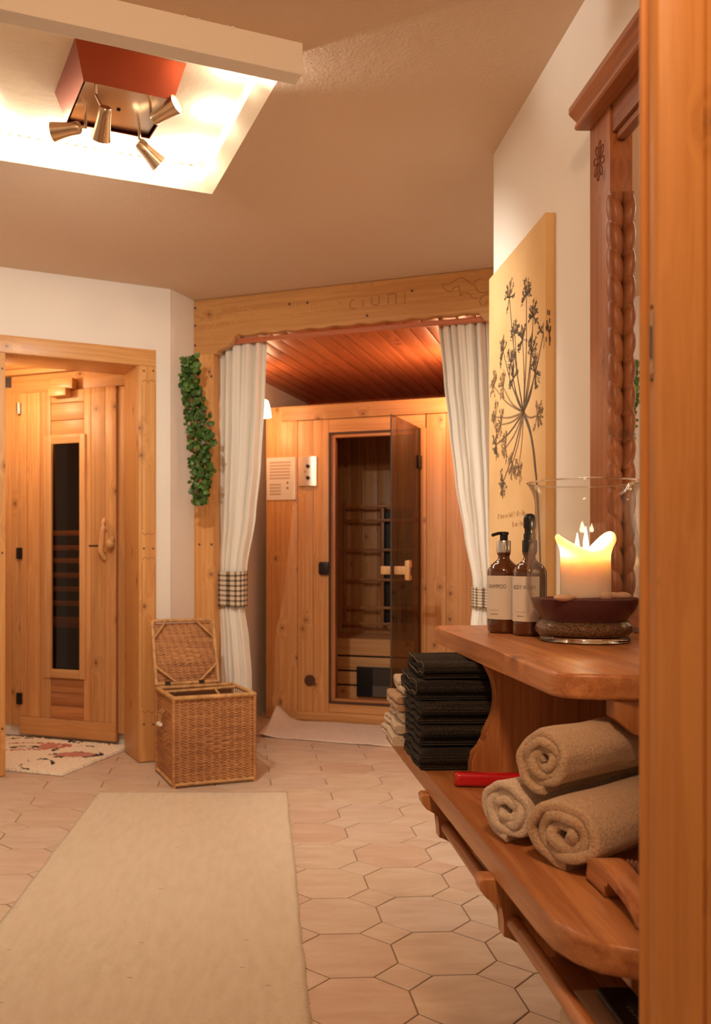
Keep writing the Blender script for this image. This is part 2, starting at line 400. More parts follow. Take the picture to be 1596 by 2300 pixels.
def text_mb(txt, size, fn, font_w=1.0):
    """flat text turned into mesh and mapped by fn(x, y)"""
    cu = bpy.data.curves.new('t', 'FONT'); cu.body = txt; cu.size = size; cu.align_x = 'CENTER'; cu.resolution_u = 3
    ob = bpy.data.objects.new('t', cu); C.objects.link(ob)
    dg = bpy.context.evaluated_depsgraph_get(); me = ob.evaluated_get(dg).to_mesh()
    mb = MB(); mb.add([fn(v.co.x*font_w, v.co.y) for v in me.vertices], [tuple(p.vertices) for p in me.polygons])
    ob.evaluated_get(dg).to_mesh_clear(); bpy.data.objects.remove(ob); bpy.data.curves.remove(cu); return mb
def strokes(mb, polys, wdt, fn):
    """flat ribbons along 2D polylines, mapped by fn(a, b)"""
    for pl in polys:
        wv = wdt
        if isinstance(pl, tuple): pl, wv = pl
        n = len(pl)
        L, Rr = [], []
        for i, p in enumerate(pl):
            a = pl[max(0, i-1)]; b = pl[min(n-1, i+1)]
            dx, dy = b[0]-a[0], b[1]-a[1]; d = math.hypot(dx, dy) or 1
            ww = wv[i] if isinstance(wv, list) else wv
            L.append((p[0]-dy/d*ww/2, p[1]+dx/d*ww/2)); Rr.append((p[0]+dy/d*ww/2, p[1]-dx/d*ww/2))
        mb.add([fn(*q) for q in L+Rr], [(i, i+1, n+i+1, n+i) for i in range(n-1)])
    return mb
def smooth_path(pts, k=6):
    out = []
    P = [pts[0]]+list(pts)+[pts[-1]]
    for i in range(1, len(P)-2):
        for t in range(k):
            t /= k; q = []
            for d in range(len(pts[0])):
                a, b, c, e = P[i-1][d], P[i][d], P[i+1][d], P[i+2][d]
                q.append(.5*((2*b)+(-a+c)*t+(2*a-5*b+4*c-e)*t*t+(-a+3*b-3*c+e)*t**3))
            out.append(tuple(q))
    out.append(tuple(pts[-1])); return out
def loc(fr, x, y):
    p = Vector((x, y, 0))-fr.o; return p.dot(fr.u), p.dot(fr.v)
# ================================================================== STRUCTURE
# ---- floor with octagon and diamond tiles
fl = struct('floor', MB().box(-3.2, 2.2, -1.6, 8.2, -.06, -.0035), M['grout'])
TS, TA, TX, TY, TW = .26654, .2869, .271, 3.098, .051
def tile_mesh(poly, name):
    g = .0022; mb = MB()
    cx = sum(p[0] for p in poly)/len(poly); cy = sum(p[1] for p in poly)/len(poly)
    def ins(d): 
        out = []
        for p in poly:
            L = math.hypot(p[0]-cx, p[1]-cy); k = 1-d/L; out.append((cx+(p[0]-cx)*k, cy+(p[1]-cy)*k))
        return out
    a, b = ins(g*1.1), ins(g*1.1+.002); n = len(poly)
    mb.add([(x, y, -.006) for x, y in a]+[(x, y, -.0012) for x, y in a]+[(x, y, 0) for x, y in b],
           [(i, (i+1) % n, n+(i+1) % n, n+i) for i in range(n)]+[(n+i, n+(i+1) % n, 2*n+(i+1) % n, 2*n+i) for i in range(n)]+[tuple(range(2*n, 3*n))])
    return mb
a = TA*TS; h = TS/2; q = h-a
octo = [(-q, -h), (q, -h), (h, -q), (h, q), (q, h), (-q, h), (-h, q), (-h, -q)]
dia = [(a, 0), (0, a), (-a, 0), (0, -a)]
om = tile_mesh(octo, 'o').mesh('floor_tile', M['tile']); dm = tile_mesh(dia, 'd').mesh('small_tile', M['tile'])
rest = MB(); ct, st_ = math.cos(TW), math.sin(TW)
for j in range(-8, 20):
    for i in range(-14, 10):
        for me, nm, du in ((om, 'octagonal_tile', .5), (dm, 'diamond_tile', 0.0)):
            u, v = (i+du)*TS, (j-6+du)*TS
            x, y = TX+u*ct-v*st_, TY+u*st_+v*ct
            if not (-3.0 < x < 2.1 and -1.4 < y < 7.6): continue
            r_ = x+.0294*y
            vis = y > 1.85 and y < 6.5 and x > -.345*y-.12 and x < min(.84, .32*y) and not (y > 5.25 and x < -.35) and not (y > 6.1+(-.345*(x+.11)) )
            if vis:
                o = bpy.data.objects.new(nm, me); C.objects.link(o); o.parent = fl
                o.location = (x, y, R.uniform(-.0006, .0004)); o.rotation_euler = (0, 0, TW)
            else:
                t = MB(); t.v = [(x+p[0]*ct-p[1]*st_, y+p[0]*st_+p[1]*ct, p[2]-.0005) for p in [tuple(vv.co) for vv in me.vertices]]
                rest.add(t.v, [tuple(p.vertices) for p in me.polygons])
kid(fl, 'further_tiles', rest, M['tile'], kind='stuff')
# ---- ceiling with the light well
hole = [(-.277, 3.516), (-.277-1.39, 3.516-.563)]
e2 = Vector((.299, -.954)); 
nr = (-.277+.299*1.0, 3.516-.954*1.0); nl = (hole[1][0]+.299*1.0, hole[1][1]-.954*1.0)
hole = [hole[0], hole[1], nl, nr]            # far right, far left, near left, near right
cen = (sum(p[0] for p in hole)/4, sum(p[1] for p in hole)/4)
def inset(d): return [(p[0]+(cen[0]-p[0])*d, p[1]+(cen[1]-p[1])*d) for p in hole]
outer = [(2.2, 5.8), (-3.2, 5.8), (-3.2, -1.6), (2.2, -1.6)]
mb = MB(); V = [(*p, ZC) for p in outer]+[(*p, ZC) for p in hole]
mb.add(V, [(i, (i+1) % 4, 4+(i+1) % 4, 4+i) for i in range(4)])
mb.box(-3.2, 2.2, -1.6, 5.8, ZC+.30, ZC+.34)
ce = struct('ceiling', mb, M['ceiling'])
h2 = inset(.06)
mb = MB().add([(*p, ZC) for p in hole]+[(*p, ZC+.03) for p in h2]+[(*p, ZC+.085) for p in h2], [(i, (i+1) % 4, 4+(i+1) % 4, 4+i) for i in range(4)]+[(4+i, 4+(i+1) % 4, 8+(i+1) % 4, 8+i) for i in range(4)]+[(8, 9, 10, 11)])
kid(ce, 'light_well', mb, plain('well_paint', (.87, .71, .50), .8, ns=.3, nscale=40))
# near board of the light well
FT = F(.057, 2.483, 21.8)
mb = MB().box(-1.75, 0, 0, .06, ZC-.088, ZC+.001, .003)
for k in range(14):      # chipped paint along the top edge
    uu = -.02-R.random()*1.1; mb.box(uu, uu+R.uniform(.004, .014), -.0025, .001, ZC-.003-R.random()*.004, ZC)
struct('trim_1', mb, M['plaster'], FT, (0, 0, 0))
# ---- left wall with the doorway to the sauna niche
uo0, uo1 = FA.hit(12), FA.hit(312); ue = FA.hit(350)
mb = MB().box(ue-.03, .172, .02, .29, 0, ZC)
mb.box(uo0-.09, ue-.03, .02, .29, 2.14, ZC).box(-3.0, uo0-.07, .02, .29, 0, ZC)
struct('wall_left', mb, M['plaster'], FA)
mb = MB(); P3 = FB.w(-.091, .35, 0); P4 = FA.w(.172, .29, 0)
mb.prism([(-.595, 4.768), (-.494, 4.975), (FB.w(0, .02, 0).x, FB.w(0, .02, 0).y), (P3.x, P3.y), (P4.x, P4.y)], 0, ZC)
struct('wall_corner', mb, M['plaster'])
# door frame of the niche
dr = Thing('door_1', FA, (uo1, 0, 0), kind='structure')
zt, zo = 2.085, 2.172
w_f, w_z = wood('frame', 'x'), wood('frame', 'z')
dr.part('header', MB().box(uo0-.085, ue, 0, .022, zt, zo, .002), w_f, 30)
dr.part('post', MB().box(uo1, ue, 0, .022, 0.004, zt-.001, .002), w_z, 30)
dr.part('post', MB().box(uo0-.085, uo0, 0, .022, 0.004, zt-.001, .002), w_z, 30)
dr.part('lintel_board', MB().box(uo0, uo1, .001, .29, zt+.0005, zt+.02, .001), wood('frame', 'x'), 30)
dr.part('reveal_board', MB().box(uo1+.0005, uo1+.02, .023, .29, .004, zt, .001), w_z, 30)
dr.part('reveal_board', MB().box(uo0-.02, uo0-.0005, .023, .29, .004, zt, .001), w_z, 30)
pk = plain('dark_peg', (.10, .035, .012), .5)
for py in (833, 1232, 1627):
    for px in (323, 344):
        u, z = FA.hit(px, py); dr.part('peg', MB().lathe([(0, -.002), (.0045, -.002), (.0055, 0), (0, 0)], n=10).xf(Matrix.Translation((u, -.001, z)) @ Matrix.Rotation(PI/2, 4, 'X')), pk)
    u, z = FA.hit(5, py+(10 if py > 900 else -5)); dr.part('peg', MB().lathe([(0, -.002), (.0045, -.002), (.0055, 0), (0, 0)], n=10).xf(Matrix.Translation((u, -.001, z)) @ Matrix.Rotation(PI/2, 4, 'X')), pk)
cv = MB()
for yy in (855, 1200, 1253, 1600):      # shallow carved ogees across the post
    d = 1 if yy in (855, 1253) else -1
    pts = []
    for t in range(13):
        px = 319+t/12*29; pts.append(FA.hit(px, yy+d*(4-5*abs(math.sin(t/12*2*PI))*1.0)))
    cv.tube([(p[0], -.0003, p[1]) for p in pts], .0016, 5)
for px in (319, 348):
    for y0_, y1_ in ((865, 1190), (1265, 1590)):
        cv.tube([(FA.hit(px, y0_)[0], -.0003, FA.hit(px, y0_)[1]), (FA.hit(px, y1_)[0], -.0003, FA.hit(px, y1_)[1])], .0014, 5)
dr.part('carved_lines', cv, plain('carved_groove', (.36, .15, .045), .6))
# niche ceiling boards + side wall
mb = MB(); nc = struct('ceiling', MB().box(-3.0, .35, .30, 1.9, 2.262, 2.28), wood('pine', 'x'), FA)
for k in range(14):
    kid(nc, 'ceiling_board', MB().box(-2.4, .3, .31+k*.1, .405+k*.1, 2.245, 2.261, .003), wood('pine', 'x'), 30)
struct('wall_niche', MB().box(-1.55, -1.50, -.6, .02, 0, 2.262), wood('pine', 'z'), FS)
# ---- right wall
struct('wall_right', MB().box(.843, .98, .95, 3.147, 0, ZC).box(.98, 1.75, 2.95, 3.147, 0, ZC), M['plaster'], FW)
uR = FB.hit(1178)
struct('wall_far_right', MB().box(uR-.001, uR+.6, -.02, .3, 0, ZC).box(uR+.5, uR+.6, -1.7, -.02, 0, ZC), M['plaster'], FB)
# ---- alcove
struct('wall_alcove_left', MB().box(-.19, -.091, .1, 2.4, 0, 2.36), M['plaster'], FB)
struct('wall_alcove_right', MB().box(uR+.0, uR+.12, .3, 2.4, 0, 2.36), M['plaster'], FB)
wb = struct('wall_back', MB().box(-.19, uR+.12, 2.256, 2.36, 0, 2.4), M['plaster'], FB)
for k in range(24):
    u0 = -.09+k*.095
    if u0 > uR: break
    kid(wb, 'wall_board', MB().box(u0, u0+.092, 2.238, 2.255, 1.9, 2.31, .003), wood('ceil', 'z'), 30)
ca = struct('ceiling', MB().box(-.19, uR+.12, .045, 2.4, 2.318, 2.34), M['darkwood'], FB)
us = .434
for n in range(-6, 14):
    u0, u1 = max(us+n*.0919+.003, -.091), us+(n+1)*.0919-.003
    if u1 < -.08 or u0 > uR: continue
    kid(ca, 'ceiling_plank', MB().box(u0, min(u1, uR), .045, 2.24, 2.300, 2.317, .005), wood('ceil', 'y', n % 2 == 0), 30)
# ---- near right door jamb, the doorway the picture is taken through
jb = Thing('door_2', FZ, (.30, .75, 0), kind='structure')
Yj = .75
def jx(px, Y): return (px-CX)/FPX*Y
x0, x1 = jx(1436.5, Yj), jx(1453.5, Yj); Y2 = x1*FPX/(1476-CX)
x2 = jx(1577, Y2)
jp = [(x0+.056, Yj+.10), (x0+.012, Yj+.02), (x0+.001, Yj+.004)]+[(x0+.0005+.004*(1-math.cos(t)), Yj+.004-.004*math.sin(t)) for t in (.4, .8, 1.2, 1.57)]+[(x1, Yj), (x1, Y2+.002), (x1+.002, Y2), (x2, Y2), (x2+.001, Y2+.004), (x2+.003, Y2+.004), (x2+.004, Y2), (x2+.12, Y2), (x2+.12, Yj+.10)]
jb.part('jamb', MB().prism(jp, 0.003, 2.45, 'xy'), wood('jamb', 'z'), 50)
zs0, zs1 = CH+(HY-700)*.74/FPX, CH+(HY-842)*.74/FPX
ym = (Yj+Y2)/2
jb.part('strike_plate', MB().box(x1-.0012, x1+.0003, ym-.0035, ym+.0035, zs1, zs0, .0008), plain('strike_metal', (.42, .30, .20), .4, .8))
jb.part('latch_slot', MB().box(x1-.0016, x1+.0002, ym-.0016, ym+.0016, zs1+.013, zs0-.012), M['black'])
for z in (zs0+.004, zs1-.004): jb.part('screw', MB().lathe([(0, 0), (.0018, 0), (.0018, .001), (0, .001)], n=10).xf(Matrix.Translation((x1-.0012, ym, z)) @ Matrix.Rotation(PI/2, 4, 'Y')), M['black'])
struct('wall_front', MB().box(x2+.12, 1.7, Y2, Yj+.2, 0, ZC).box(x2+.12, 2.2, -1.6, -1.5, 0, ZC), M['plaster'])
# ================================================================== PORTAL BEAM
pt = Thing('carved_portal', FB, (0, 0, 0), 'carved golden pine beam on two posts spanning the curtained cabin alcove', 'beam')
prof = []
def hz(px, py): u, z = FB.hit(px, py); return (u, z)
L_ = [(433, 796), (487, 795), (488, 787), (497, 784), (512, 776), (521, 767), (525, 758), (526, 750)]
Rr_ = [(1075, 697), (1078, 707), (1086, 717), (1096, 724), (1108, 727)]
zb = 2.291
ua, ub = hz(526, 750)[0], hz(1075, 697)[0]
low = [(0.0, 2.209)]+[hz(*p) for p in L_[1:-1]]+[(ua, zb)]
uu = ua+.02; per = .137
npts = int((ub-ua-.04)/per*10)
for i in range(npts+1):
    u = ua+.02+(ub-ua-.04)*i/npts; s_ = ((u-ua-.02)/per) % 1
    low.append((u, zb+.011*(1-abs(math.sin(PI*s_))**.8)))
low += [(ub, zb)]+[hz(*p) for p in Rr_]+[(uR-.12, 2.209), (uR, 2.209)]
top = [(uR, ZC-.002), (0.0, ZC-.002)]
pt.part('beam', MB().prism(low+top, 0, .042, 'xz', .003), wood('frame', 'x'), 30)
pt.part('post', MB().box(.0, .119, .004, .10, .003, 2.208, .003), wood('frame', 'z'), 30)
pt.part('post', MB().box(uR-.119, uR, .004, .10, .003, 2.208, .003), wood('frame', 'z'), 30)
pt.part('curtain_rail', MB().box(.12, uR-.12, .05, .075, 2.262, 2.288, .003), wood('ceil', 'x', False))
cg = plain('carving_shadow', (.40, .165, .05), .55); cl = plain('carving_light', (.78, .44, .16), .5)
def carve(pxs, r=.0024, mat=cg, name='carved_scroll'):
    for pl in pxs:
        pl = smooth_path(pl, 5); mb = MB().tube([(hz(*p)[0], -.0003, hz(*p)[1]) for p in pl], r, 6)
        pt.part(name, mb, mat, 60)
Z = lambda a, b: (420+a/4.694, 650+b/4.694)
carve([[Z(100, 260), Z(110, 200), Z(170, 175), Z(250, 200), Z(290, 260), Z(290, 310)], [Z(130, 330), Z(150, 280), Z(200, 290), Z(230, 350), Z(205, 420)],
       [Z(260, 540), Z(250, 470), Z(290, 380), Z(370, 310), Z(440, 330), Z(470, 380)], [Z(340, 270), Z(370, 285), Z(420, 275), Z(445, 230), Z(415, 190), Z(450, 165), Z(490, 190), Z(480, 220)],
       [Z(460, 310), Z(510, 260), Z(530, 200), Z(590, 160)], [Z(490, 360), Z(540, 320), Z(580, 250), Z(640, 245), Z(655, 280), Z(620, 300)], [Z(630, 200), Z(680, 215), Z(720, 240)]], .0021, cl)
Z2 = lambda a, b: (760+a/4.433, 590+b/4.433)
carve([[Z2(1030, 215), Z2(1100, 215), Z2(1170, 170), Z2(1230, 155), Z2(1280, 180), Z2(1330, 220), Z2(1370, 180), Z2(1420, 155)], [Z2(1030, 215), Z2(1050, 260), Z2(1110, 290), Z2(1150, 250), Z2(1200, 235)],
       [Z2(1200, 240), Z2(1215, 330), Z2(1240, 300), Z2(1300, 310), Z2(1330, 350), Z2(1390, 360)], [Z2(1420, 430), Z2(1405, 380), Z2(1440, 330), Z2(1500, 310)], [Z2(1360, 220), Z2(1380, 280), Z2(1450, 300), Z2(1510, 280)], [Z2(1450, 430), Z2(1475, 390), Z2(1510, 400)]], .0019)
Z3 = lambda a, b: (640+a/5.503, 640+b/5.503)
lt = [[(100, 260), (150, 250), (95, 360), (170, 355)], [(200, 240), (240, 350)], [(240, 350), (262, 235)], [(300, 230), (300, 340)], [(300, 300), (370, 350)], [(420, 225), (415, 335)],
      [(510, 200), (515, 290), (560, 320), (600, 280), (600, 190)], [(660, 310), (690, 200), (720, 300)]]
carve([[Z3(*p) for p in l] for l in lt], .0019, cl, 'carved_letter')
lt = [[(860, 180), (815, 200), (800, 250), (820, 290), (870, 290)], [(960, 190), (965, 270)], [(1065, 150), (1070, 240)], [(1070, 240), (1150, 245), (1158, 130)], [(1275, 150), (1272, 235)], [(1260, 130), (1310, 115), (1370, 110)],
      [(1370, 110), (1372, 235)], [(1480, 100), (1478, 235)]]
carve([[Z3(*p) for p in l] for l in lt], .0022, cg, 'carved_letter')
for px, py in ((438, 692), (438, 732), (438, 776), (650, 683), (690, 680), (925, 653), (824, 709)):
    u, z = hz(px, py); pt.part('peg', MB().lathe([(0, -.001), (.006, -.001), (.007, 0), (0, 0)], n=10).xf(Matrix.Translation((u, -.0005, z)) @ Matrix.Rotation(PI/2, 4, 'X')), pk)
for px, py in ((474, 845), (447, 1223), (474, 1223)):
    u, z = hz(px, py); pt.part('peg', MB().lathe([(0, -.001), (.006, -.001), (.007, 0), (0, 0)], n=10).xf(Matrix.Translation((u, .0035, z)) @ Matrix.Rotation(PI/2, 4, 'X')), pk)
# ================================================================== CURTAINS
def curtain(name, label, edges, v0, zlo, zhi, folds, tie, sd, tcount):
    """edges: list of (z, uL, uR)"""
    rr = random.Random(sd)
    def ed(z):
        e = sorted(edges)
        if z <= e[0][0]: return e[0][1:]
        for a_, b_ in zip(e, e[1:]):
            if z <= b_[0]:
                t = (z-a_[0])/(b_[0]-a_[0]); t = t*t*(3-2*t)*.5+t*.5
                return a_[1]+(b_[1]-a_[1])*t, a_[2]+(b_[2]-a_[2])*t
        return e[-1][1:]
    ph = [rr.uniform(0, 6.28) for _ in range(4)]
    def fn(s, t):
        z = zhi+(zlo-zhi)*t; l, r_ = ed(z); wd = r_-l
        s2 = s+.02*math.sin(s*9+ph[0]+z*.8)
        amp = min(.024, wd/folds*.9)*(1-.45*math.exp(-((z-(tie[0]+tie[1])/2)/.10)**2))
        d = math.sin(s2*folds*2*PI+ph[1])*amp+.35*amp*math.sin(s2*folds*4.7*PI+ph[2]+z*1.3)
        d += .02*math.sin(PI*s)*(-1)
        return (l+wd*s+.3*amp*math.sin(s2*folds*2*PI+ph[1]+1.4)*min(1, 6*s, 6*(1-s)), v0+d, z)
    th = Thing(name, FB, ((edges[0][1]+edges[0][2])/2, v0, 0.01), label, 'curtain', 'white tied-back curtains of the cabin alcove')
    o = th.part('fabric', MB().grid(fn, folds*16, 90), M['curtain'], 80)
    md = o.modifiers.new('s', 'SOLIDIFY'); md.thickness = .0015
    # gathered heading
    z0, z1 = tie; zm = (z0+z1)/2; mb = MB(); uv = []; n = 64
    for j in range(9):
        t = j/8; z = z0+(z1-z0)*t; l, r_ = ed(zm); c_ = (l+r_)/2; hw = (r_-l)/2+.010
        for i in range(n+1):
            a_ = 2*PI*i/n; wob = 1+.03*math.sin(a_*5+1)
            mb.v.append((c_+hw*math.copysign(abs(math.cos(a_))**.7, math.cos(a_)), v0+.062*wob*math.copysign(abs(math.sin(a_))**.8, math.sin(a_)), z+.003*math.sin(a_*2+t)))
            uv.append((i/n*tcount, t*7))
    for j in range(8):
        for i in range(n): mb.f.append((j*(n+1)+i, j*(n+1)+i+1, (j+1)*(n+1)+i+1, (j+1)*(n+1)+i))
    mb.uv = uv
    th.part('tie_band', mb, M['gingham'], 60, label='gingham tie band')
    return th
v0 = .12
def cu(px, py): return FB.hit(px, py, v0)
def cz(px, py): return cu(px, py)[1]
zz = lambda y: CH-(y-HY)/FPX*4.93
E_ = [(0.012, cu(492, 0)[0], cu(566, 0)[0]), (zz(1520), cu(490, 0)[0], cu(564, 0)[0]), (zz(1440), cu(488, 0)[0], cu(558, 0)[0]), (zz(1370), cu(487, 0)[0], cu(548, 0)[0]), (zz(1323), cu(485, 0)[0], cu(550, 0)[0]),
      (zz(1275), cu(486, 0)[0], cu(553, 0)[0]), (zz(1160), cu(487, 0)[0], cu(572, 0)[0]), (zz(1040), cu(487, 0)[0], cu(584, 0)[0]), (zz(900), cu(487, 0)[0], cu(593, 0)[0]), (2.285, cu(487, 0)[0], cu(599, 0)[0])]
curtain('curtain', 'white cotton curtain with gingham tie, left of the cabin, behind the wicker hamper', E_, v0, .012, 2.285, 5, (zz(1363), zz(1283)), 3, 16)
zz = lambda y: CH-(y-HY)/FPX*4.52
E_ = [(0.012, cu(1040, 0)[0], cu(1112, 0)[0]), (zz(1405), cu(1056, 0)[0], cu(1110, 0)[0]), (zz(1340), cu(1063, 0)[0], cu(1108, 0)[0]), (zz(1305), cu(1061, 0)[0], cu(1110, 0)[0]), (zz(1200), cu(1042, 0)[0], cu(1111, 0)[0]),
      (zz(1080), cu(1022, 0)[0], cu(1112, 0)[0]), (zz(960), cu(1009, 0)[0], cu(1108, 0)[0]), (zz(850), cu(997, 0)[0], cu(1104, 0)[0]), (2.285, cu(985, 0)[0], cu(1100, 0)[0])]
curtain('curtain', 'white cotton curtain with gingham tie, right of the cabin, partly behind the plant picture', E_, v0, .012, 2.285, 6, (zz(1364), zz(1318)), 8, 16)
# ================================================================== INFRARED CABIN
cb = Thing('infrared_cabin', FC, (0, 0, 0), 'knotty pine infrared cabin with open tinted glass door inside the alcove', 'sauna')
uC0, uC1 = 0.0, loc(FC, *FB.w(uR-.04, .95, 0).xy)[0]
ud0, ud1 = FC.hit(738), FC.hit(944)
zd1, zd0 = FC.hit(738, 972)[1], FC.hit(738, 1579)[1]
D_ = 1.0; T = .04; zT = 2.078
def cz_(px, py, v=0): return FC.hit(px, py, v)[1]
wz, wx = wood('pine', 'z'), wood('pine', 'x')
zh = CH+(HY-948)/FPX*FC.w(.03, 0, 0).y
def uc(px): return FC.hit(px)
# front boards left of the door
zl = .055
seams = [uC0, uc(668), uc(703), ud0]
for i in range(3): cb.part('plank', MB().box(seams[i]+.001, seams[i+1]-.001, .0 if i else -.004, T, zl, (zT if i == 0 else zh-.002), .002), wz, 30)
cb.part('header_board', MB().box(uc(634), uC1, -.016, T, zh, zT, .003), wx, 30)
cb.part('plank', MB().box(ud0+.001, ud1+.03, 0, T, zd1+.001, zh-.002, .002), wx, 30)
seams = [ud1, uc(957), uc(1001), uc(1062), uC1]
for i in range(4): cb.part('plank', MB().box(seams[i]+.001, seams[i+1]-.001, 0 if i else -.002, T, zl, (zh-.002 if i else zd1), .002), wz, 30)
zbt = cz_(700, 1604)
cb.part('plank', MB().box(ud0+.001, ud1-.001, 0, T, zl+.01, zd0-.001, .002), wx, 30)
cb.part('base_board', MB().box(uc(668), uC1, -.012, T, .004, zl+.008, .003), wx, 30)
cb.part('base_board', MB().box(uC0, uc(668)-.001, -.002, T, .004, zl, .003), wx, 30)
# door frame
fd = plain('door_seal', (.07, .03, .015), .6)
mb = MB()
for a_, b_ in (((ud0, ud0+.012), (zd0, zd1)), ((ud1-.012, ud1), (zd0, zd1)), ((ud0, ud1), (zd1-.012, zd1)), ((ud0, ud1), (zd0, zd0+.012))):
    mb.box(a_[0], a_[1], -.006, .012, b_[0], b_[1])
cb.part('door_seal', mb, fd)
mb = MB(); g = .012; w2 = .03
for a_, b_ in (((ud0+g, ud0+g+w2), (zd0+g, zd1-g)), ((ud1-g-w2, ud1-g), (zd0+g, zd1-g))): cb.part('frame_stile', MB().box(a_[0], a_[1], .004, T+.02, b_[0], b_[1], .002), wood('shelf', 'z', False), 30)
for b_ in ((zd1-g-.022, zd1-g), (zd0+g, zd0+g+.018)): cb.part('frame_rail', MB().box(ud0+g+w2, ud1-g-w2, .004, T+.02, b_[0], b_[1], .002), wood('shelf', 'x', False), 30)
# shell: sides, roof, floor, back wall planks
cb.part('side_panel', MB().box(uC0, uC0+.035, T, D_, .03, zT-.02), wz); cb.part('side_panel', MB().box(uC1-.035, uC1, T, D_, .03, zT-.02), wz)
cb.part('roof', MB().box(uC0, uC1, T, D_, zT-.05, zT-.015), wood('ceil', 'x')); cb.part('cabin_floor', MB().box(uC0+.035, uC1-.035, T, D_, .03, .06), wx)
k = 0; u = uC0+.035
while u < uC1-.05:
    cb.part('plank', MB().box(u+.001, min(u+.098, uC1-.036), D_-.03, D_, .06, zT-.05, .002), wood('pine', 'z', k % 2 == 0), 30); u += .1; k += 1
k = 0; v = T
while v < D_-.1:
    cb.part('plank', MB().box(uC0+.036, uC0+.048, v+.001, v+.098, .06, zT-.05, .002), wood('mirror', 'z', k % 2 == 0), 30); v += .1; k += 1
# bench
vb = .47; zbn = .505
for i in range(4): cb.part('bench_slat', MB().box(uC0+.05, uC1-.05, vb+i*.125, vb+.115+i*.125, zbn-.03, zbn, .004), wood('pale', 'x'), 30)
ys = [1438, 1472, 1505, 1537, 1572]
zs = [cz_(752, y_, vb) for y_ in ys]
cb.part('bench_apron', MB().box(uC0+.05, uC1-.05, vb-.004, vb+.012, zs[0]+.006, zbn-.031, .002), wood('pale', 'x'), 30)
for i in range(4):
    cb.part('front_slat', MB().box(uC0+.05, uC1-.05, vb, vb+.015, zs[i+1]+.006, zs[i]-.006, .002), wood('pale', 'x'), 30)
cb.part('bench_gap_shade', MB().box(uC0+.05, uC1-.05, vb+.05, vb+.06, .06, zbn-.04), M['black'])  # black sheet put in as the shade behind the slat gaps
u0, z1_ = FC.hit(801, 1497, vb-.02); u1, z0_ = FC.hit(930, 1572, vb-.02)
ht = cb.part('bench_heater', MB().box(u0, u1, vb-.03, vb-.002, z0_+.004, z1_, .003), M['black'])
gm = plain('heater_grille', (.12, .10, .08), .4, .3); gm2 = plain('heater_louvre', (.30, .25, .20), .4, .3)
for i in range(18):
    z = z0_+.012+i*(z1_-z0_-.02)/18; kid(ht, 'louvre', MB().box(FC.hit(836, 0, vb-.04)[0], u1-.005, vb-.036, vb-.031, z, z+.006), gm2 if i < 7 else gm, base=cb.base)
# back heater with wooden guard
def cb_hit(px, py, v=D_-.1): return FC.hit(px, py, v)
u0 = cb_hit(852, 0)[0]; zA, zB = cb_hit(860, 1148)[1], cb_hit(860, 1402)[1]
cb.part('back_heater', MB().box(u0, u0+.42, D_-.075, D_-.032, zB, zA, .004), M['black'])
gv = D_-.14
for px in (772, 858, 930):
    u = cb_hit(px, 0, gv)[0]; cb.part('guard_bar', MB().box(u-.012, u+.012, gv, gv+.02, cb_hit(px, 1404, gv)[1], cb_hit(px, 1130, gv)[1], .003), wood('shelf' if px > 800 else 'mirror', 'z', False), 30)
for py in (1138, 1169, 1235, 1302, 1364, 1400):
    z = cb_hit(820, py, gv)[1]; cb.part('guard_bar', MB().box(cb_hit(768, 0, gv)[0], cb_hit(940, 0, gv)[0], gv-.016, gv-.001, z-.011, z+.009, .003), wood('shelf', 'x', False), 30)
u, z = FC.hit(812, 983, .35)
cb.part('ceiling_speaker', MB().lathe([(0, 0), (.078, 0), (.085, .006), (.085, .02), (0, .02)], (u, .38, zT-.071), 32), M['black'], 40)
# fittings on the front
u, z = FC.hit(696, 1528)
cb.part('air_vent', MB().lathe([(0, 0), (.030, 0), (.036, .004), (.036, .012), (0, .012)], n=28).xf(Matrix.Translation((u, -.001, z)) @ Matrix.Rotation(PI/2, 4, 'X')), plain('vent_brown', (.09, .035, .015), .5), 40)
u0, z1_ = FC.hit(671, 1027); u1, z0_ = FC.hit(711, 1091)
cp = cb.part('control_panel', MB().prism([(u0, -.001), (u0, -.012), (u0+.03, -.02), (u1-.035, -.02), (u1, -.010), (u1, -.001)], z0_, z1_, 'xy'), plain('satin_panel', (.75, .62, .50), .33, .9), 30)
for py in (1048, 1074):
    u, z = FC.hit(694, py)
    kid(cp, 'knob', MB().lathe([(0, .0), (.012, .0), (.011, .020), (0, .020)], n=20).xf(Matrix.Translation((u, -.019, z)) @ Matrix.Rotation(PI/2, 4, 'X')).box(u-.004, u+.004, -.044, -.036, z-.012, z+.012, .001), M['black'], 40, base=cb.base)
u, z = FC.hit(687, 1060); kid(cp, 'indicator', MB().box(u-.003, u+.003, -.022, -.0195, z-.005, z+.005), M['black'], base=cb.base)
u0, z1_ = FC.hit(717, 1262); u1, z0_ = FC.hit(736, 1291)
cb.part('door_latch', MB().box(u0, u1, -.022, -.0005, z0_+.008, z1_-.008, .003).box(u0+.008, u1+.008, -.03, -.012, z0_, z1_, .003), M['black'], 30)
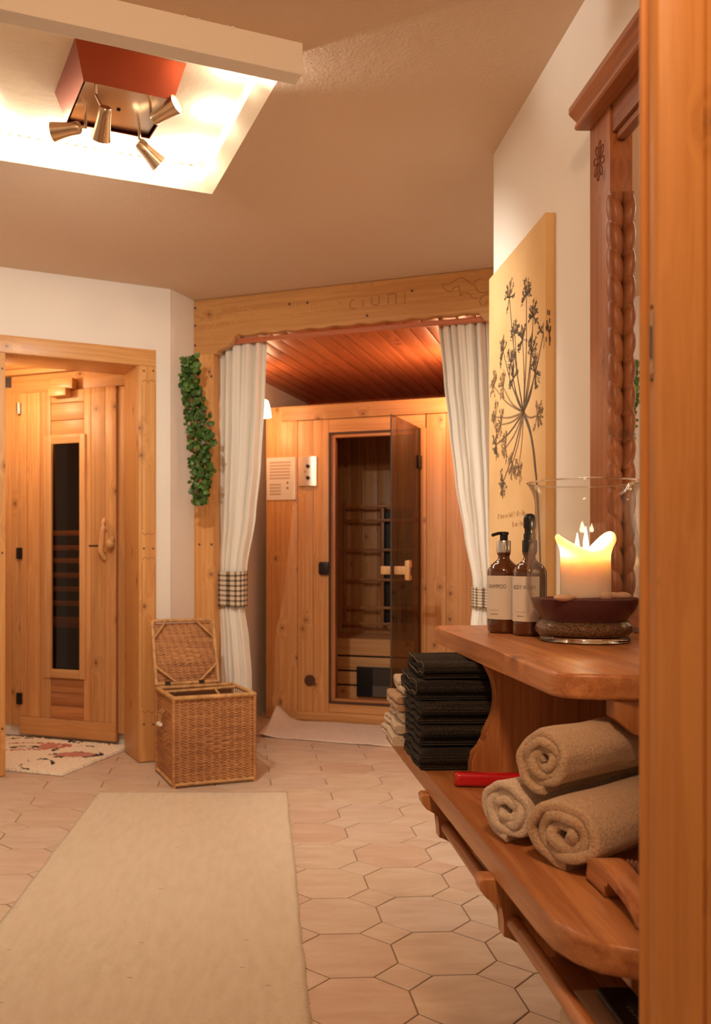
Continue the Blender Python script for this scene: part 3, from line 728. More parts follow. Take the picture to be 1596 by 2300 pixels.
# notice on the left stile
u0, z1_ = FC.hit(600, 1029); u1, z0_ = FC.hit(664, 1122)
pn = single('notice', FC, ((u0+u1)/2, -.008, z0_), MB().box(u0, u1, -.010, -.0045, z0_, z1_), M['white'], label='white notice sheet taped on the cabin beside the control panel', cat='sign')
mb = MB()
for i in range(11): 
    if i == 6: continue
    z = z1_-.028-i*.021; wd = (.75 if i < 6 else .42)*(u1-u0)*R.uniform(.9, 1)
    mb.add([(u0+.02, -.0104, z), (u0+.02+wd, -.0104, z), (u0+.02+wd, -.0104, z-.012), (u0+.02, -.0104, z-.012)], [(0, 1, 2, 3)])
kid(pn, 'text_lines', mb, M['grey_print'], base=((u0+u1)/2, -.008, z0_))
mb = MB()
for z in (z1_-.17, z1_-.205): mb.add([(u1-.055+.008*math.cos(t*PI/6), -.0104, z+.008*math.sin(t*PI/6)) for t in range(12)], [tuple(range(12))])
kid(pn, 'printed_knobs', mb, plain('print_brown', (.30, .15, .08), .7), base=((u0+u1)/2, -.008, z0_))
# glass door
hg = FC.w(ud1-.004, -.004, 0); fx, fy = .6195, 5.088
lu, lv = loc(FC, fx, fy); hu, hv = loc(FC, hg.x, hg.y)
dd = Vector((lu-hu, lv-hv, 0)); DW = dd.length; dd.normalize(); dn = Vector((-dd.y, dd.x, 0))
if (FC.u*dn.x+FC.v*dn.y).dot(Vector((.9, -.4, 0))) < 0: dn = -dn
MD = Matrix(((dd.x, dn.x, 0, hu), (dd.y, dn.y, 0, hv), (0, 0, 1, 0), (0, 0, 0, 1)))   # door coords: s along, n outward, z
zg0, zg1 = CH-.955, CH+.815
gd = cb.part('glass_door', MB().box(0, DW, -.004, .004, zg0, zg1, .001).xf(MD), M['tinted'])
kid(gd, 'glass_edge', MB().box(DW-.0005, DW+.003, -.004, .004, zg0, zg1).xf(MD), plain('dark_glass_edge', (.07, .04, .022), .3), base=cb.base)
zhn = CH-(1281-HY)/FPX*5.13
kid(gd, 'handle', MB().box(DW-.075, DW-.035, -.075, -.005, zhn-.024, zhn+.024, .006).box(DW-.075, DW-.035, .005, .075, zhn-.024, zhn+.024, .006)
    .box(DW-.085, DW-.025, .07, .10, zhn-.058, zhn+.058, .012).xf(MD), wood('pale', 'z', False), 40, base=cb.base, label='pale wooden handle')
kid(gd, 'grip_recess', MB().lathe([(0, 0), (.011, 0), (.011, .003), (0, .003)], n=20).xf(MD @ Matrix.Translation((DW-.055, .1005, zhn-.005)) @ Matrix.Scale(2.2, 4, (0, 0, 1)) @ Matrix.Rotation(-PI/2, 4, 'X')), M['black'], base=cb.base)
for zq in (CH+(HY-1037)/FPX*5.6, CH-.75):
    kid(gd, 'hinge', MB().box(-.03, .06, -.014, .014, zq-.042, zq+.042, .004).xf(MD), M['dark'], 30, base=cb.base)
# ---- wall lamp on the alcove wall
lx, ly, lz = -.118, 5.70, CH+(HY-918)/FPX*5.70
wl = Thing('wall_lamp', FZ, (lx, ly, lz), 'glowing opal glass wall lamp peeking out behind the left curtain', 'lamp')
uL_, vL_ = loc(FB, lx, ly)
wl.part('lamp_shade', MB().lathe([(.018, .055), (.026, .05), (.036, .02), (.044, -.02), (.048, -.055), (.045, -.055), (.041, -.02), (.033, .018), (.016, .05)], (lx, ly, lz), 28), M['shade'], 60)
p0 = FB.w(-.09, vL_, lz+.02)
wl.part('lamp_arm', MB().tube([(p0.x, p0.y, lz+.03), ((p0.x+lx)/2, (p0.y+ly)/2, lz+.075), (lx, ly, lz+.06)], .007, 8), M['brass'], 60)
wl.part('wall_rose', MB().lathe([(0, 0), (.04, 0), (.036, .012), (0, .014)], n=20).xf(Matrix.Translation((p0.x, p0.y, lz+.03)) @ Matrix.Rotation(FB.a, 4, 'Z') @ Matrix.Rotation(PI/2, 4, 'Y')), M['brass'], 40)
for dz_, p_ in ((-.075, 2.6), (.085, 2.2)): lamp('wall_lamp_light', 'POINT', (lx, ly, lz+dz_), p_, col=(1, .56, .28), size=.03)
# ================================================================== SAUNA with wooden door in the niche
sb = Thing('sauna_cabin', FS, (-.3, 0, 0), 'pine sauna with narrow glazed plank door inside the left doorway', 'sauna')
def us_(px): return FS.hit(px)
def sz(px, py, v=0): return FS.hit(px, py, v)[1]
zD0, zD1 = .03, 2.052; zr = .135
uA, uB = us_(48), us_(262)
vw = .028
sb.part('wall_plank', MB().box(uA-.003-.075, uA-.004, vw-.02, vw+.03, .075, 2.10, .002), wz, 30)
k = 0; u = uA-.08
while u > -1.5:
    sb.part('wall_plank', MB().box(u-.078, u-.002, vw, vw+.03, .075, 2.10, .003), wood('pine', 'z', k % 2 == 1), 30); u -= .08; k += 1
sb.part('wall_plank', MB().box(uB+.004, uB+.055, vw-.02, vw+.03, .075, zD1, .002), wz, 30)
sb.part('wall_plank', MB().box(uB+.058, uB+.12, vw, vw+.03, .075, zD1, .002), wz, 30)
sb.part('wall_plank', MB().box(uB+.122, uB+.25, vw, vw+.03, .075, 2.10, .002), wz, 30)
sb.part('header_board', MB().box(uA-.003-.075, uB+.12, vw-.021, vw+.03, zD1+.004, 2.16, .002), wx, 30)
sb.part('cornice', MB().box(-1.5, uB+.2, vw-.04, vw+.03, 2.165, 2.20, .008).box(-1.5, uB+.2, vw-.06, vw+.03, 2.2, 2.24, .006), wx, 30)
sb.part('plinth', MB().box(-1.5, uB+.25, vw+.02, vw+.06, .004, .074), M['white_gloss'])
dk = plain('interior_dark', (.05, .022, .010), .8)  # darkness of the unlit sauna room put into the wall colour
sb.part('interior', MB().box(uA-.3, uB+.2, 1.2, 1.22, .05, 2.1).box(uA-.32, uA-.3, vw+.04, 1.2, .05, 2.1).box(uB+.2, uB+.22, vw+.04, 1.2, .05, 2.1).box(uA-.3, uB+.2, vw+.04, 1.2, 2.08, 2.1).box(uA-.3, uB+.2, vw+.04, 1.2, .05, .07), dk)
for py in (1197, 1230, 1259, 1292, 1323, 1355): 
    z = sz(150, py, .55); sb.part('bench_slat', MB().box(uA-.28, uB+.15, .55, .58, z-.019, z+.015, .004), wood('frame', 'x'), 30)
z = sz(150, 1396, .55); sb.part('bench_slat', MB().box(uA-.28, uB+.15, .52, .56, z-.04, z+.03, .004), wood('frame', 'x'), 30)
lamp('sauna_bench_fill', 'POINT', FS.w((uA+uB)/2-.1, .25, 1.8), 9, col=(1, .6, .2), size=.03)  # added fill inside the sauna, brings out the bench slats
# door leaf
sd_ = sb.part('door', MB().box(uA, uB, .006, .026, zD0, zD1, .001), M['darkwood'], label='narrow plank door with glass strip')
def dk_(name, mb, mat, sm=30, label=None): return kid(sd_, name, mb, mat, sm, base=sb.base, label=label)
# cut the pane opening by rebuilding the backing as a ring
up0, up1 = us_(120), us_(183); zp0, zp1 = sz(150, 1503), sz(150, 997)
ring = MB().box(uA, up0-.02, .006, .026, zD0, zD1).box(up1+.02, uB, .006, .026, zD0, zD1).box(up0-.02, up1+.02, .006, .026, zD0, zp0-.02).box(up0-.02, up1+.02, .006, .026, zp1+.02, zD1)
sd_.data = ring.mesh('door', M['darkwood'], False, sb.base)
ks = [us_(p) for p in (48, 62, 92, 116)]
for i in range(3): dk_('plank', MB().box(ks[i]+.001, ks[i+1]-.001, -.010, .005, zr, zD1, .003), wood('pine', 'z', i != 0))
ks = [us_(p) for p in (190, 206, 238, 262)]
for i in range(3): dk_('plank', MB().box(ks[i]+.001, ks[i+1]-.001, -.010, .005, zr, zD1, .003), wood('pine', 'z', i != 0))
cu0, cu1 = us_(116)+.001, us_(190)-.001
zz_ = [sz(150, y_) for y_ in (978, 944, 905)]+[zD1]
for i in range(3): dk_('cross_plank', MB().box(cu0, cu1, -.008, .005, zz_[i]+.001, zz_[i+1]-.001, .004), wood('pine', 'x'))
zz_ = [zr]+[sz(150, y_) for y_ in (1585, 1556, 1524)]
for i in range(3): dk_('cross_plank', MB().box(cu0, cu1, -.008, .005, zz_[i]+.001, zz_[i+1]-.001, .004), wood('shelf', 'x'))
dk_('bottom_rail', MB().box(uA, uB, -.014, .005, zD0, zr-.001, .003), wx)
uw0, uw1, zw0, zw1 = us_(104), us_(195), sz(150, 1523), sz(150, 977)
for b_ in ((uw0, up0, zw0, zw1), (up1, uw1, zw0, zw1)): dk_('window_frame', MB().box(b_[0], b_[1], -.024, -.006, b_[2], b_[3], .004), wood('pale', 'z', False))
for b_ in ((up0, up1, zp1, zw1), (up0, up1, zw0, zp0)): dk_('window_frame', MB().box(b_[0], b_[1], -.024, -.006, b_[2], b_[3], .004), wood('pale', 'x', False))
dk_('pane', MB().box(up0-.01, up1+.01, .004, .010, zp0-.01, zp1+.01), M['sauna_pane'], False)
for py, mm in ((918, M['chrome']), (1243, M['dark']), (1568, M['dark'])):
    u, z = FS.hit(46, py); sb.part('hinge', MB().box(u-.018, u+.022, -.018, -.009, z-.034, z+.034, .002).tube([(u, -.02, z-.034), (u, -.02, z+.034)], .006, 10), mm, 30)
wp = wood('pale', 'z', False)
pts = [FS.hit(*p) for p in ((241, 1166), (241, 1190), (239, 1215), (238, 1240), (243, 1256))]
pts = smooth_path([(p[0], -.050 if 0 < i < 4 else -.03, p[1]) for i, p in enumerate(pts)], 4)
dk_('handle', MB().tube(pts, [.011+.005*math.sin(PI*i/(len(pts)-1)) for i in range(len(pts))], 10), wp, 60, 'bent branch door handle')
u, z = FS.hit(258, 1222); dk_('door_knob', MB().ball((u, -.05, z), .026, .022, .028, 16, 10).ball((u+.012, -.045, z+.026), .014, .014, .018), wp, 60)
dk_('handle_mount', MB().tube([(pts[4][0], -.01, pts[4][2]), (pts[4][0], -.05, pts[4][2])], .008, 8).tube([(pts[-5][0], -.01, pts[-5][2]), (pts[-5][0], -.05, pts[-5][2])], .008, 8).tube([(u, -.01, z), (u, -.05, z)], .008, 8), wp, 60)
u0, z = FS.hit(202, 1226); u1 = us_(236); dk_('latch_slot', MB().box(u0, u1, -.0125, -.0095, z-.004, z+.004), M['black'])
u0, z1_ = FS.hit(128, 857); u1, z0_ = FS.hit(160, 876)
sb.part('door_closer', MB().box(u0-.006, u1+.04, -.05, vw-.022, z0_+.0, z1_+.004, .004), wood('frame', 'x', False), 30)
u0, z1_ = FS.hit(125, 876); u1, z0_ = FS.hit(154, 893)
dk_('closer_block', MB().box(u0, u1+.03, -.075, -.011, z0_, z1_-.003, .004), wood('frame', 'x', False))
# ================================================================== CEILING SPOT LAMP
sl = Thing('ceiling_spotlight', F(-.518, 2.823, 24), (0, 0, ZC+.085), 'copper box ceiling lamp with four swivelling nickel spots in the light well', 'lamp')
zb0, zb1 = ZC-.02, ZC+.085
mb = MB(); A_, B_ = .167, .136
mb.add([(-A_, -A_, zb1), (A_, -A_, zb1), (A_, A_, zb1), (-A_, A_, zb1), (-B_, -B_, zb0), (B_, -B_, zb0), (B_, B_, zb0), (-B_, B_, zb0)],
       [(0, 1, 5, 4), (1, 2, 6, 5), (2, 3, 7, 6), (3, 0, 4, 7)])
o = sl.part('copper_box', mb, M['copper']); md = o.modifiers.new('s', 'SOLIDIFY'); md.thickness = .004; md.offset = 1
sl.part('base_plate', MB().box(-B_+.006, B_-.006, -B_+.006, B_-.006, zb0+.006, zb0+.010, .001), M['chrome'], 30)
sl.part('centre_screw', MB().lathe([(0, -.004), (.006, -.003), (.007, 0)], (0, 0, zb0+.006), 12), M['dark'])
def spot(mx, my, hx, hy, hz_, tx, ty, tz):
    """mount on the plate (mx,my); head centre; pointing direction t (fixture frame)"""
    hp = Vector((hx, hy, hz_)); t = Vector((tx, ty, tz)).normalized()
    rot = t.to_track_quat('Z', 'X').to_matrix().to_4x4(); Mx = Matrix.Translation(hp) @ rot
    arm = sl.part('spot_arm', MB().tube([(mx, my, zb0+.007), (mx, my, zb0-.035)], .005, 8).tube([(mx, my, zb0-.03), tuple(hp-t*.028)], .0045, 8), M['brass'], 60)
    prof = [(0, -.045), (.016, -.045), (.019, -.040), (.020, -.012), (.023, .010), (.030, .048), (.028, .048), (.021, .010), (.018, -.010), (0, -.012)]
    hd = sl.part('spot_head', MB().lathe(prof, n=28).xf(Mx), M['brass'], 40)
    kid(hd, 'bulb', MB().lathe([(0, .036), (.015, .036), (.024, .040), (.0245, .034), (0, .033)], n=24).xf(Mx), M['bulb'], 60, base=sl.base)
    wp_ = sl.fr.w(*(hp+t*.085)); return wp_, (sl.fr.u*t.x+sl.fr.v*t.y+Vector((0, 0, t.z))).normalized()
# world aim directions written in the fixture frame through loc-like dot products
def fd_(x, y, z): q = Vector((x, y, 0)); return (q.dot(sl.fr.u), q.dot(sl.fr.v), z)
def at_(px, py, Y): 
    p = Vector((jx(px, Y), Y, 0))-sl.fr.o; return p.dot(sl.fr.u), p.dot(sl.fr.v), CH+(HY-py)/FPX*Y
specs = [(at_(215, 196, 2.66), at_(232, 276, 2.63), fd_(-.28, .66, -.70)),      # pointing down and right
         (at_(192, 262, 2.86), at_(150, 291, 2.85), fd_(-1, .15, -.08)),        # to the left
         (at_(338, 236, 2.79), at_(370, 252, 2.75), fd_(.85, -.45, .30)),       # to the right, lens visible
         (at_(313, 290, 2.94), at_(334, 344, 2.93), fd_(.66, .34, -.60))]
pw = [62, 88, 15, 80]
for (m_, h_, t_), p_, sa_ in zip(specs, pw, (150, 100, 75, 92)):
    wpt, wd = spot(m_[0], m_[1], *h_, *t_)
    lamp('spot_light', 'SPOT', wpt, p_, col=WARM, size=.02, rot=wd.to_track_quat('-Z', 'Y').to_euler(), spot_size=math.radians(sa_), spot_blend=.8)
for k_ in range(6):      # led strip light, tucked along the far edge of the well
    lamp('led_strip_light', 'POINT', (-.43-.19*k_, 3.34-.077*k_, ZC+.05), 2.2, col=(1, .93, .80), size=.03)
for k_ in range(3): lamp('led_strip_light', 'POINT', (-.32+.09*k_, 3.30-.27*k_, ZC+.055), 1.6, col=(1, .93, .80), size=.03)
# led strip along the far edge of the well
hp2 = inset(.075); far = [Vector((*hp2[0], 0)), Vector((*hp2[1], 0))]
led = Thing('led_strip', FZ, (far[0].x, far[0].y, ZC+.075), 'row of small led chips along the far edge of the light well', 'led strip')
a_ = math.atan2((far[0]-far[1]).y, (far[0]-far[1]).x)
mb = MB(); dvec = (far[1]-far[0]).normalized()
ng = Vector((0, 0, 0))
nrm = Vector((-dvec.y, dvec.x, 0)); 
if nrm.y > 0: nrm = -nrm
led.part('tape', MB().box(0, (far[1]-far[0]).length, 0, .010, 0, .002).xf(Matrix.Translation((far[0].x, far[0].y, ZC+.0825)) @ Matrix.Rotation(math.atan2(dvec.y, dvec.x), 4, 'Z')), M['white_gloss'])
for k in range(38):
    p = far[0]+dvec*(.04+k*.0335)
    led.part('led_chip', MB().box(-.007, .007, .001, .009, -.002, 0).xf(Matrix.Translation((p.x, p.y, ZC+.0823)) @ Matrix.Rotation(math.atan2(dvec.y, dvec.x), 4, 'Z')), M['led'])
# ================================================================== FLOOR TEXTILES
def fp(px, py): Y = FPX*CH/(py-HY); return jx(px, Y), Y
# runner
c1, c2 = fp(645, 1780), fp(697, 2300); c3, c4 = fp(222, 1780), fp(4, 2070)
def lerp(a, b, t): return tuple(p+(q-p)*t for p, q in zip(a, b))
tr = (c1[1]-1.2)/(c1[1]-c2[1]); ne = lerp(c1, c2, tr); tl = (c3[1]-1.3)/(c3[1]-c4[1]); nw = lerp(c3, c4, tl)
def rugf(s, t):
    a_ = lerp(c3, c1, s); b_ = lerp(nw, ne, s); p = lerp(a_, b_, t)
    e = .004*noise.noise((p[0]*9, p[1]*9, 1)) if s in (0, 1) or t in (0, 1) else 0
    return (p[0]+e, p[1]+e*1.3, .0062+.0014*noise.noise((p[0]*3, p[1]*5, 0))-(.003 if s in (0, 1) or t in (0, 1) else 0))
o = single('runner_rug', FZ, (-.6, 2.6, .001), MB().grid(rugf, 60, 120), M['rug'], 80, label='long plain cream woven runner on the tiles in front', cat='rug', rot=0)
md = o.modifiers.new('s', 'SOLIDIFY'); md.thickness = .0045; md.offset = -1
fr_ = MB()
for i in range(150):
    s = i/149; p = rugf(s, 0); fr_.tube([(p[0], p[1]-.002, .0045), (p[0]+R.uniform(-.004, .004), p[1]+R.uniform(.006, .012), .0025)], .0009, 4)
for side in (0, 1):
    for i in range(260):
        t = i/259; p = rugf(side, t); d = 1 if side else -1
        fr_.tube([(p[0], p[1], .0045), (p[0]+d*R.uniform(.001, .0035), p[1]+R.uniform(-.003, .003), .003)], .001, 4)
kid(o, 'edge_threads', fr_, M['rug'], base=(-.6, 2.6, .001), kind='stuff')
# shaggy rug in the niche
def shag():
    m, nt, b = newmat('shaggy_rug')
    tc = nd(nt, 'ShaderNodeTexCoord').outputs['Object']
    wn = nd(nt, 'ShaderNodeTexNoise', {'Vector': tc, 'Scale': 26.0, 'Detail': 3.0}).outputs['Color']
    cc = nd(nt, 'ShaderNodeVectorMath', {0: tc, 1: nd(nt, 'ShaderNodeVectorMath', {0: nd(nt, 'ShaderNodeVectorMath', {0: wn, 1: (.5, .5, .5)}, operation='SUBTRACT').outputs[0], 1: (.06, .06, .0)}, operation='MULTIPLY').outputs[0]}, operation='ADD').outputs[0]
    s = nd(nt, 'ShaderNodeSeparateXYZ', {0: cc}); x, y = s.outputs[0], s.outputs[1]
    def ell(cx, cy, rx, ry, rot=0):
        ca, sa = math.cos(rot), math.sin(rot)
        dx = math_(nt, 'SUBTRACT', x, cx); dy = math_(nt, 'SUBTRACT', y, cy)
        ex = math_(nt, 'ADD', math_(nt, 'MULTIPLY', dx, ca/rx), math_(nt, 'MULTIPLY', dy, sa/rx)); ey = math_(nt, 'ADD', math_(nt, 'MULTIPLY', dx, -sa/ry), math_(nt, 'MULTIPLY', dy, ca/ry))
        return math_(nt, 'SQRT', math_(nt, 'ADD', math_(nt, 'MULTIPLY', ex, ex), math_(nt, 'MULTIPLY', ey, ey)))
    def band(e, a, b_): return math_(nt, 'MULTIPLY', math_(nt, 'GREATER_THAN', e, a), math_(nt, 'LESS_THAN', e, b_))
    dash = math_(nt, 'GREATER_THAN', nd(nt, 'ShaderNodeTexNoise', {'Vector': tc, 'Scale': 15.0}).outputs[0], .50)
    def P(a, b_):    # position on the rug from its place in the picture
        X, Y = fp(a/5.32, 1640+b_/5.32); return X, Y
    base = (.84, .72, .56)
    col = mix(nt, 0.0, base, base)
    p = P(330, 225); e = ell(p[0]-.03, p[1], .28, .10, .05)
    col = mix(nt, band(e, .78, 1.0), col, (.50, .17, .12)); 
    p = P(560, 220); col = mix(nt, math_(nt, 'LESS_THAN', ell(p[0]+.01, p[1], .06, .07), 1.0), col, (.56, .24, .18))
    p = P(300, 235); col = mix(nt, band(ell(p[0], p[1], .09, .035, .05), .55, 1.0), col, (.10, .04, .03))
    p = P(900, 325); e = ell(p[0], p[1], .135, .065, -.02); col = mix(nt, math_(nt, 'LESS_THAN', e, .9), col, (.56, .23, .18)); col = mix(nt, math_(nt, 'MULTIPLY', band(e, .85, 1.12), dash), col, (.03, .02, .02))
    p = P(440, 440); e = ell(p[0], p[1], .085, .12, .1); col = mix(nt, math_(nt, 'MULTIPLY', band(e, .82, 1.05), dash), col, (.03, .02, .02))
    p = P(660, 268); col = mix(nt, math_(nt, 'LESS_THAN', ell(p[0], p[1], .022, .03), 1.0), col, (.03, .02, .02))
    p = P(880, 190); col = mix(nt, math_(nt, 'MULTIPLY', math_(nt, 'LESS_THAN', ell(p[0], p[1], .025, .09, .5), 1.0), dash), col, (.03, .02, .02))
    p = P(1090, 195); e = ell(p[0], p[1], .11, .07, .05); col = mix(nt, math_(nt, 'MULTIPLY', band(e, .75, 1.0), dash), col, (.04, .025, .02))
    p = P(240, 110); e = ell(p[0], p[1], .16, .05, .05); col = mix(nt, math_(nt, 'MULTIPLY', band(e, .7, 1.0), dash), col, (.04, .025, .02))
    nt.links.new(col, b.inputs['Base Color']); b.inputs['Roughness'].default_value = 1; return m
rc = fp(140, 1744); ax1 = Vector((.335, .942)); ax2 = Vector((-.942, .335))
shm = shag(); rb = (rc[0], rc[1], .001)
def shf(s, t):
    p = Vector(rc)+ax1*(s*.70)+ax2*(t*1.15); nz = noise.noise((p.x*60, p.y*60, 0)); n2 = noise.noise((p.x*150, p.y*150, 3))
    e = 0 if 0 < s < 1 and 0 < t < 1 else 1
    if e: p = p+Vector((nz*.010, n2*.010))
    return (p.x, p.y, .0015 if e else .014+.006*nz+.004*n2)
o = single('shaggy_rug', FZ, (rc[0], rc[1], 0), MB().grid(shf, 110, 180), shm, False, label='shaggy white rug with pink and black pattern before the sauna door', cat='rug')
o.location = (rc[0], rc[1], 0)
# texture coordinates are object based, so the mesh is kept in world position instead
for v in o.data.vertices: v.co = (v.co.x+rc[0], v.co.y+rc[1], v.co.z)
o.location = (0, 0, .001)
# towelling mat in front of the infrared cabin
mA, mB_, mC_, mD = (579, 1655), (905, 1681), (900, 1633), (622, 1618)
P4_ = [fp(*q) for q in (mA, mB_, mC_, mD)]
def matf(s, t):
    a_ = lerp(P4_[0], P4_[1], s); b_ = lerp(P4_[3], P4_[2], s); p = lerp(a_, b_, t)
    z = .007+.006*abs(noise.noise((p[0]*5, p[1]*7, 4)))+.055*math.exp(-((s-.0)**2/.012+(t-1.0)**2/.10))+.035*math.exp(-((s)**2/.006))*(.4+.6*t)
    q = loc(FC, p[0], p[1]); 
    if q[1] > -.02: pw_ = FC.w(q[0], -.02, 0); p = (pw_.x, pw_.y)
    e = .008*noise.noise((p[0]*8, p[1]*8, 9)) if t == 0 or s in (0, 1) else 0
    return (p[0]+e, p[1]+e, z)
o = single('bath_mat', FZ, (P4_[0][0], P4_[0][1], .001), MB().grid(matf, 60, 24), M['mat'], 80, label='pale towelling mat spread before the infrared cabin, its corner rucked up', cat='mat')
md = o.modifiers.new('s', 'SOLIDIFY'); md.thickness = .005; md.offset = -1
# ================================================================== WICKER HAMPER
FH = F(-.506, 4.154, 20.5)
bk = Thing('wicker_hamper', FH, (.2, .17, .001), 'wicker laundry hamper with open lid before the left curtain', 'basket')
HW, HD, HH = .398, .360, .428
def weave_panel(w_, h_, diamond=True, rows=None):
    """front-facing woven panel in (x, z), relief along -y"""
    nx, nz = int(w_/.0026), int(h_/.0026)
    def f(s, t):
        x, z = s*w_, t*h_
        st = x/.0192; col_ = math.floor(st); rowp = z/.0062; row = math.floor(rowp)
        d = .0030*(math.cos(PI*st+ (PI if row % 2 else 0)))*1.0 + .0018*abs(math.sin(PI*rowp))
        if diamond:
            dx, dz = abs(x-w_*.52)/(.095), abs(z-h_*.47)/(.060)
            if dx+dz < 1: d = .0045*abs(math.sin(PI*(z/.024+(x/.0384 % 2 < 1)*.5)))+.0012*abs(math.sin(PI*rowp))
        return x, z, d
    return nx, nz, f
def panel(name, w_, h_, place, diamond=True):
    nx, nz, f = weave_panel(w_, h_, diamond)
    mb = MB().grid(lambda s, t: place(*f(s, t)), nx, nz)
    return bk.part(name, mb, M['wicker'], 80, kind=None)
z0b, z1b = .022, HH-.012
panel('front_panel', HW, z1b-z0b, lambda x, z, d: (x, -d+.004, z0b+z))
panel('side_panel', HD, z1b-z0b, lambda x, z, d: (-d+.004, HD-x, z0b+z))
panel('back_panel', HW, z1b-z0b, lambda x, z, d: (x, HD+d-.004, z0b+z), False)
panel('side_panel', HD, z1b-z0b-.05, lambda x, z, d: (HW+d-.004, x, z0b+z), False)
bk.part('inner_lining', MB().box(.010, HW-.010, .010, .012, .03, z1b-.01).box(.010, HW-.010, HD-.012, HD-.010, .03, z1b-.01).box(.010, .012, .01, HD-.01, .03, z1b-.01).box(HW-.012, HW-.010, .01, HD-.01, .03, z1b-.06), plain('lining_brown', (.16, .055, .02), .9))
def cane(mb, p, q, r=.0105, wraps=True):
    p, q = Vector(p), Vector(q); L = (q-p).length; n = max(4, int(L/.0045)); pts, rr = [], []
    for i in range(n+1):
        pts.append(tuple(p.lerp(q, i/n))); rr.append(r*(1+.055*math.sin(i*2.1)+(.03 if i % 2 else 0)))
    mb.tube(pts, rr, 8)
c_ = [(0, 0), (HW, 0), (HW, HD), (0, HD)]
for i in range(4):
    a_, b_ = c_[i], c_[(i+1) % 4]; mb = MB(); cane(mb, (*a_, HH-.008), (*b_, HH-.008)); bk.part('rim_pole', mb, M['cane'], 70)
    mb = MB(); cane(mb, (*a_, .016), (*b_, .016), .008); bk.part('base_pole', mb, M['cane'], 70)
    mb = MB(); mb.tube([(*a_, .008), (*a_, HH-.01)], .0085, 8); bk.part('corner_pole', mb, M['wicker'], 70)
    bk.part('foot', MB().box(a_[0]-.007, a_[0]+.007, a_[1]-.007, a_[1]+.007, 0, .010), M['cane'])
mb = MB(); cane(mb, (.02, HD*.80, HH-.02), (HW-.01, HD*.80, HH-.012), .008); bk.part('cross_pole', mb, M['cane'], 70)
mb = MB(); mb.tube([(HW*.72, HD*.8, HH-.02), (HW*.62, .01, HH-.035)], .006, 8); bk.part('stay', mb, M['cane'], 60)
for k in range(9): bk.part('spindle', MB().tube([(HW, .03+k*.034, z1b-.055), (HW, .03+k*.034, HH-.012)], .0035, 6), M['cane'], 60)
# lid: hinged along the back rim, leaning back
LH = .335; tilt = math.radians(19)
Ml = Matrix.Translation((0, HD+.004, HH+.004)) @ Matrix.Rotation(-tilt, 4, 'X')
LW = .312
lid = bk.part('lid', MB().grid(lambda s, t: (lambda x, z, d: (.012+x, .012-d, .012+z))(*weave_panel(LW-.01, LH-.03)[2](s, t)), int(LW/.0026), int(LH/.0026)).box(.01, LW, .013, .016, .01, LH-.01).xf(Ml), M['wicker'], 80, label='open woven lid')
def lk(name, p, q, r=.0095):
    mb = MB(); cane(mb, p, q, r); mb.xf(Ml); kid(lid, name, mb, M['cane'], 70, base=bk.base)
y_ = -.002
for p, q in (((0, y_, LH), (LW+.012, y_, LH)), ((0, y_, .006), (LW+.012, y_, .006)), ((0, y_, 0), (0, y_, LH)), ((LW+.012, y_, 0), (LW+.012, y_, LH))): lk('lid_pole', p, q)
for p, q in (((.07, y_-.006, LH-.006), (.0, y_-.006, LH-.095)), ((LW-.08, y_-.006, LH-.006), (LW+.01, y_-.006, LH-.10)), ((.0, y_-.006, .095), (.10, y_-.006, .01)), ((LW+.01, y_-.006, .10), (LW-.09, y_-.006, .01))): lk('lid_brace', p, q, .0065)
for x in (.055, LW-.08): kid(lid, 'hinge', MB().box(x-.014, x+.014, -.016, -.006, .0, .016, .002).xf(Ml), M['dark'], base=bk.base)
# rope toggle on the side
mb = MB().tube(smooth_path([(-.006, .20, .345), (-.020, .20, .325), (-.024, .20, .290), (-.018, .195, .27)], 5), .0045, 8).tube(smooth_path([(-.006, .165, .34), (-.018, .165, .325), (-.022, .17, .295), (-.020, .185, .272)], 5), .0045, 8)
bk.part('toggle_loop', mb, M['cane'], 60)
bk.part('toggle', MB().tube([(-.024, .165, .272), (-.024, .212, .268)], [.009, .012], 12), M['white_gloss'], 50, label='cream wooden toggle')
# ================================================================== IVY GARLAND
iv = Thing('ivy_garland', FZ, (-.46, 4.74, 1.35), 'green hanging ivy garland on the wall corner beside the carved post', 'plant')
def ivc(t):     # t 0 top .. 1 bottom -> px, py, half width px
    K = [(0, 428, 800, 24), (.15, 428, 848, 22), (.3, 436, 900, 27), (.45, 445, 950, 34), (.55, 452, 985, 34), (.65, 448, 1020, 27), (.8, 452, 1072, 26), (.9, 449, 1105, 22), (1, 448, 1126, 12)]
    for a_, b_ in zip(K, K[1:]):
        if t <= b_[0]: s = (t-a_[0])/(b_[0]-a_[0]); return [a_[i]+(b_[i]-a_[i])*s for i in (1, 2, 3)]
    return K[-1][1:]
def leafm(nm, mat):
    pts = [(0, 0), (.36, .04), (.52, .34), (.44, .68), (.22, .92), (0, 1.0)]
    vs = [(0, 0, 0)]; ring = [(-x, y) for x, y in pts[1:-1]][::-1]
    out = pts[:-1]+[(0, 1)]+ring
    mb = MB(); mb.add([(0, .45, .10)]+[(x*1.0, y, -.10*abs(x)-.16*max(0, y-.5)+.02) for x, y in out], [(0, 1+i, 1+(i+1) % len(out)) for i in range(len(out))])
    return mb.mesh(nm, mat, 80)
lms = [leafm('leaf', M['leaf']), leafm('leaf', M['leaf_l']), leafm('leaf', M['leaf_b'])]
ri = random.Random(3)
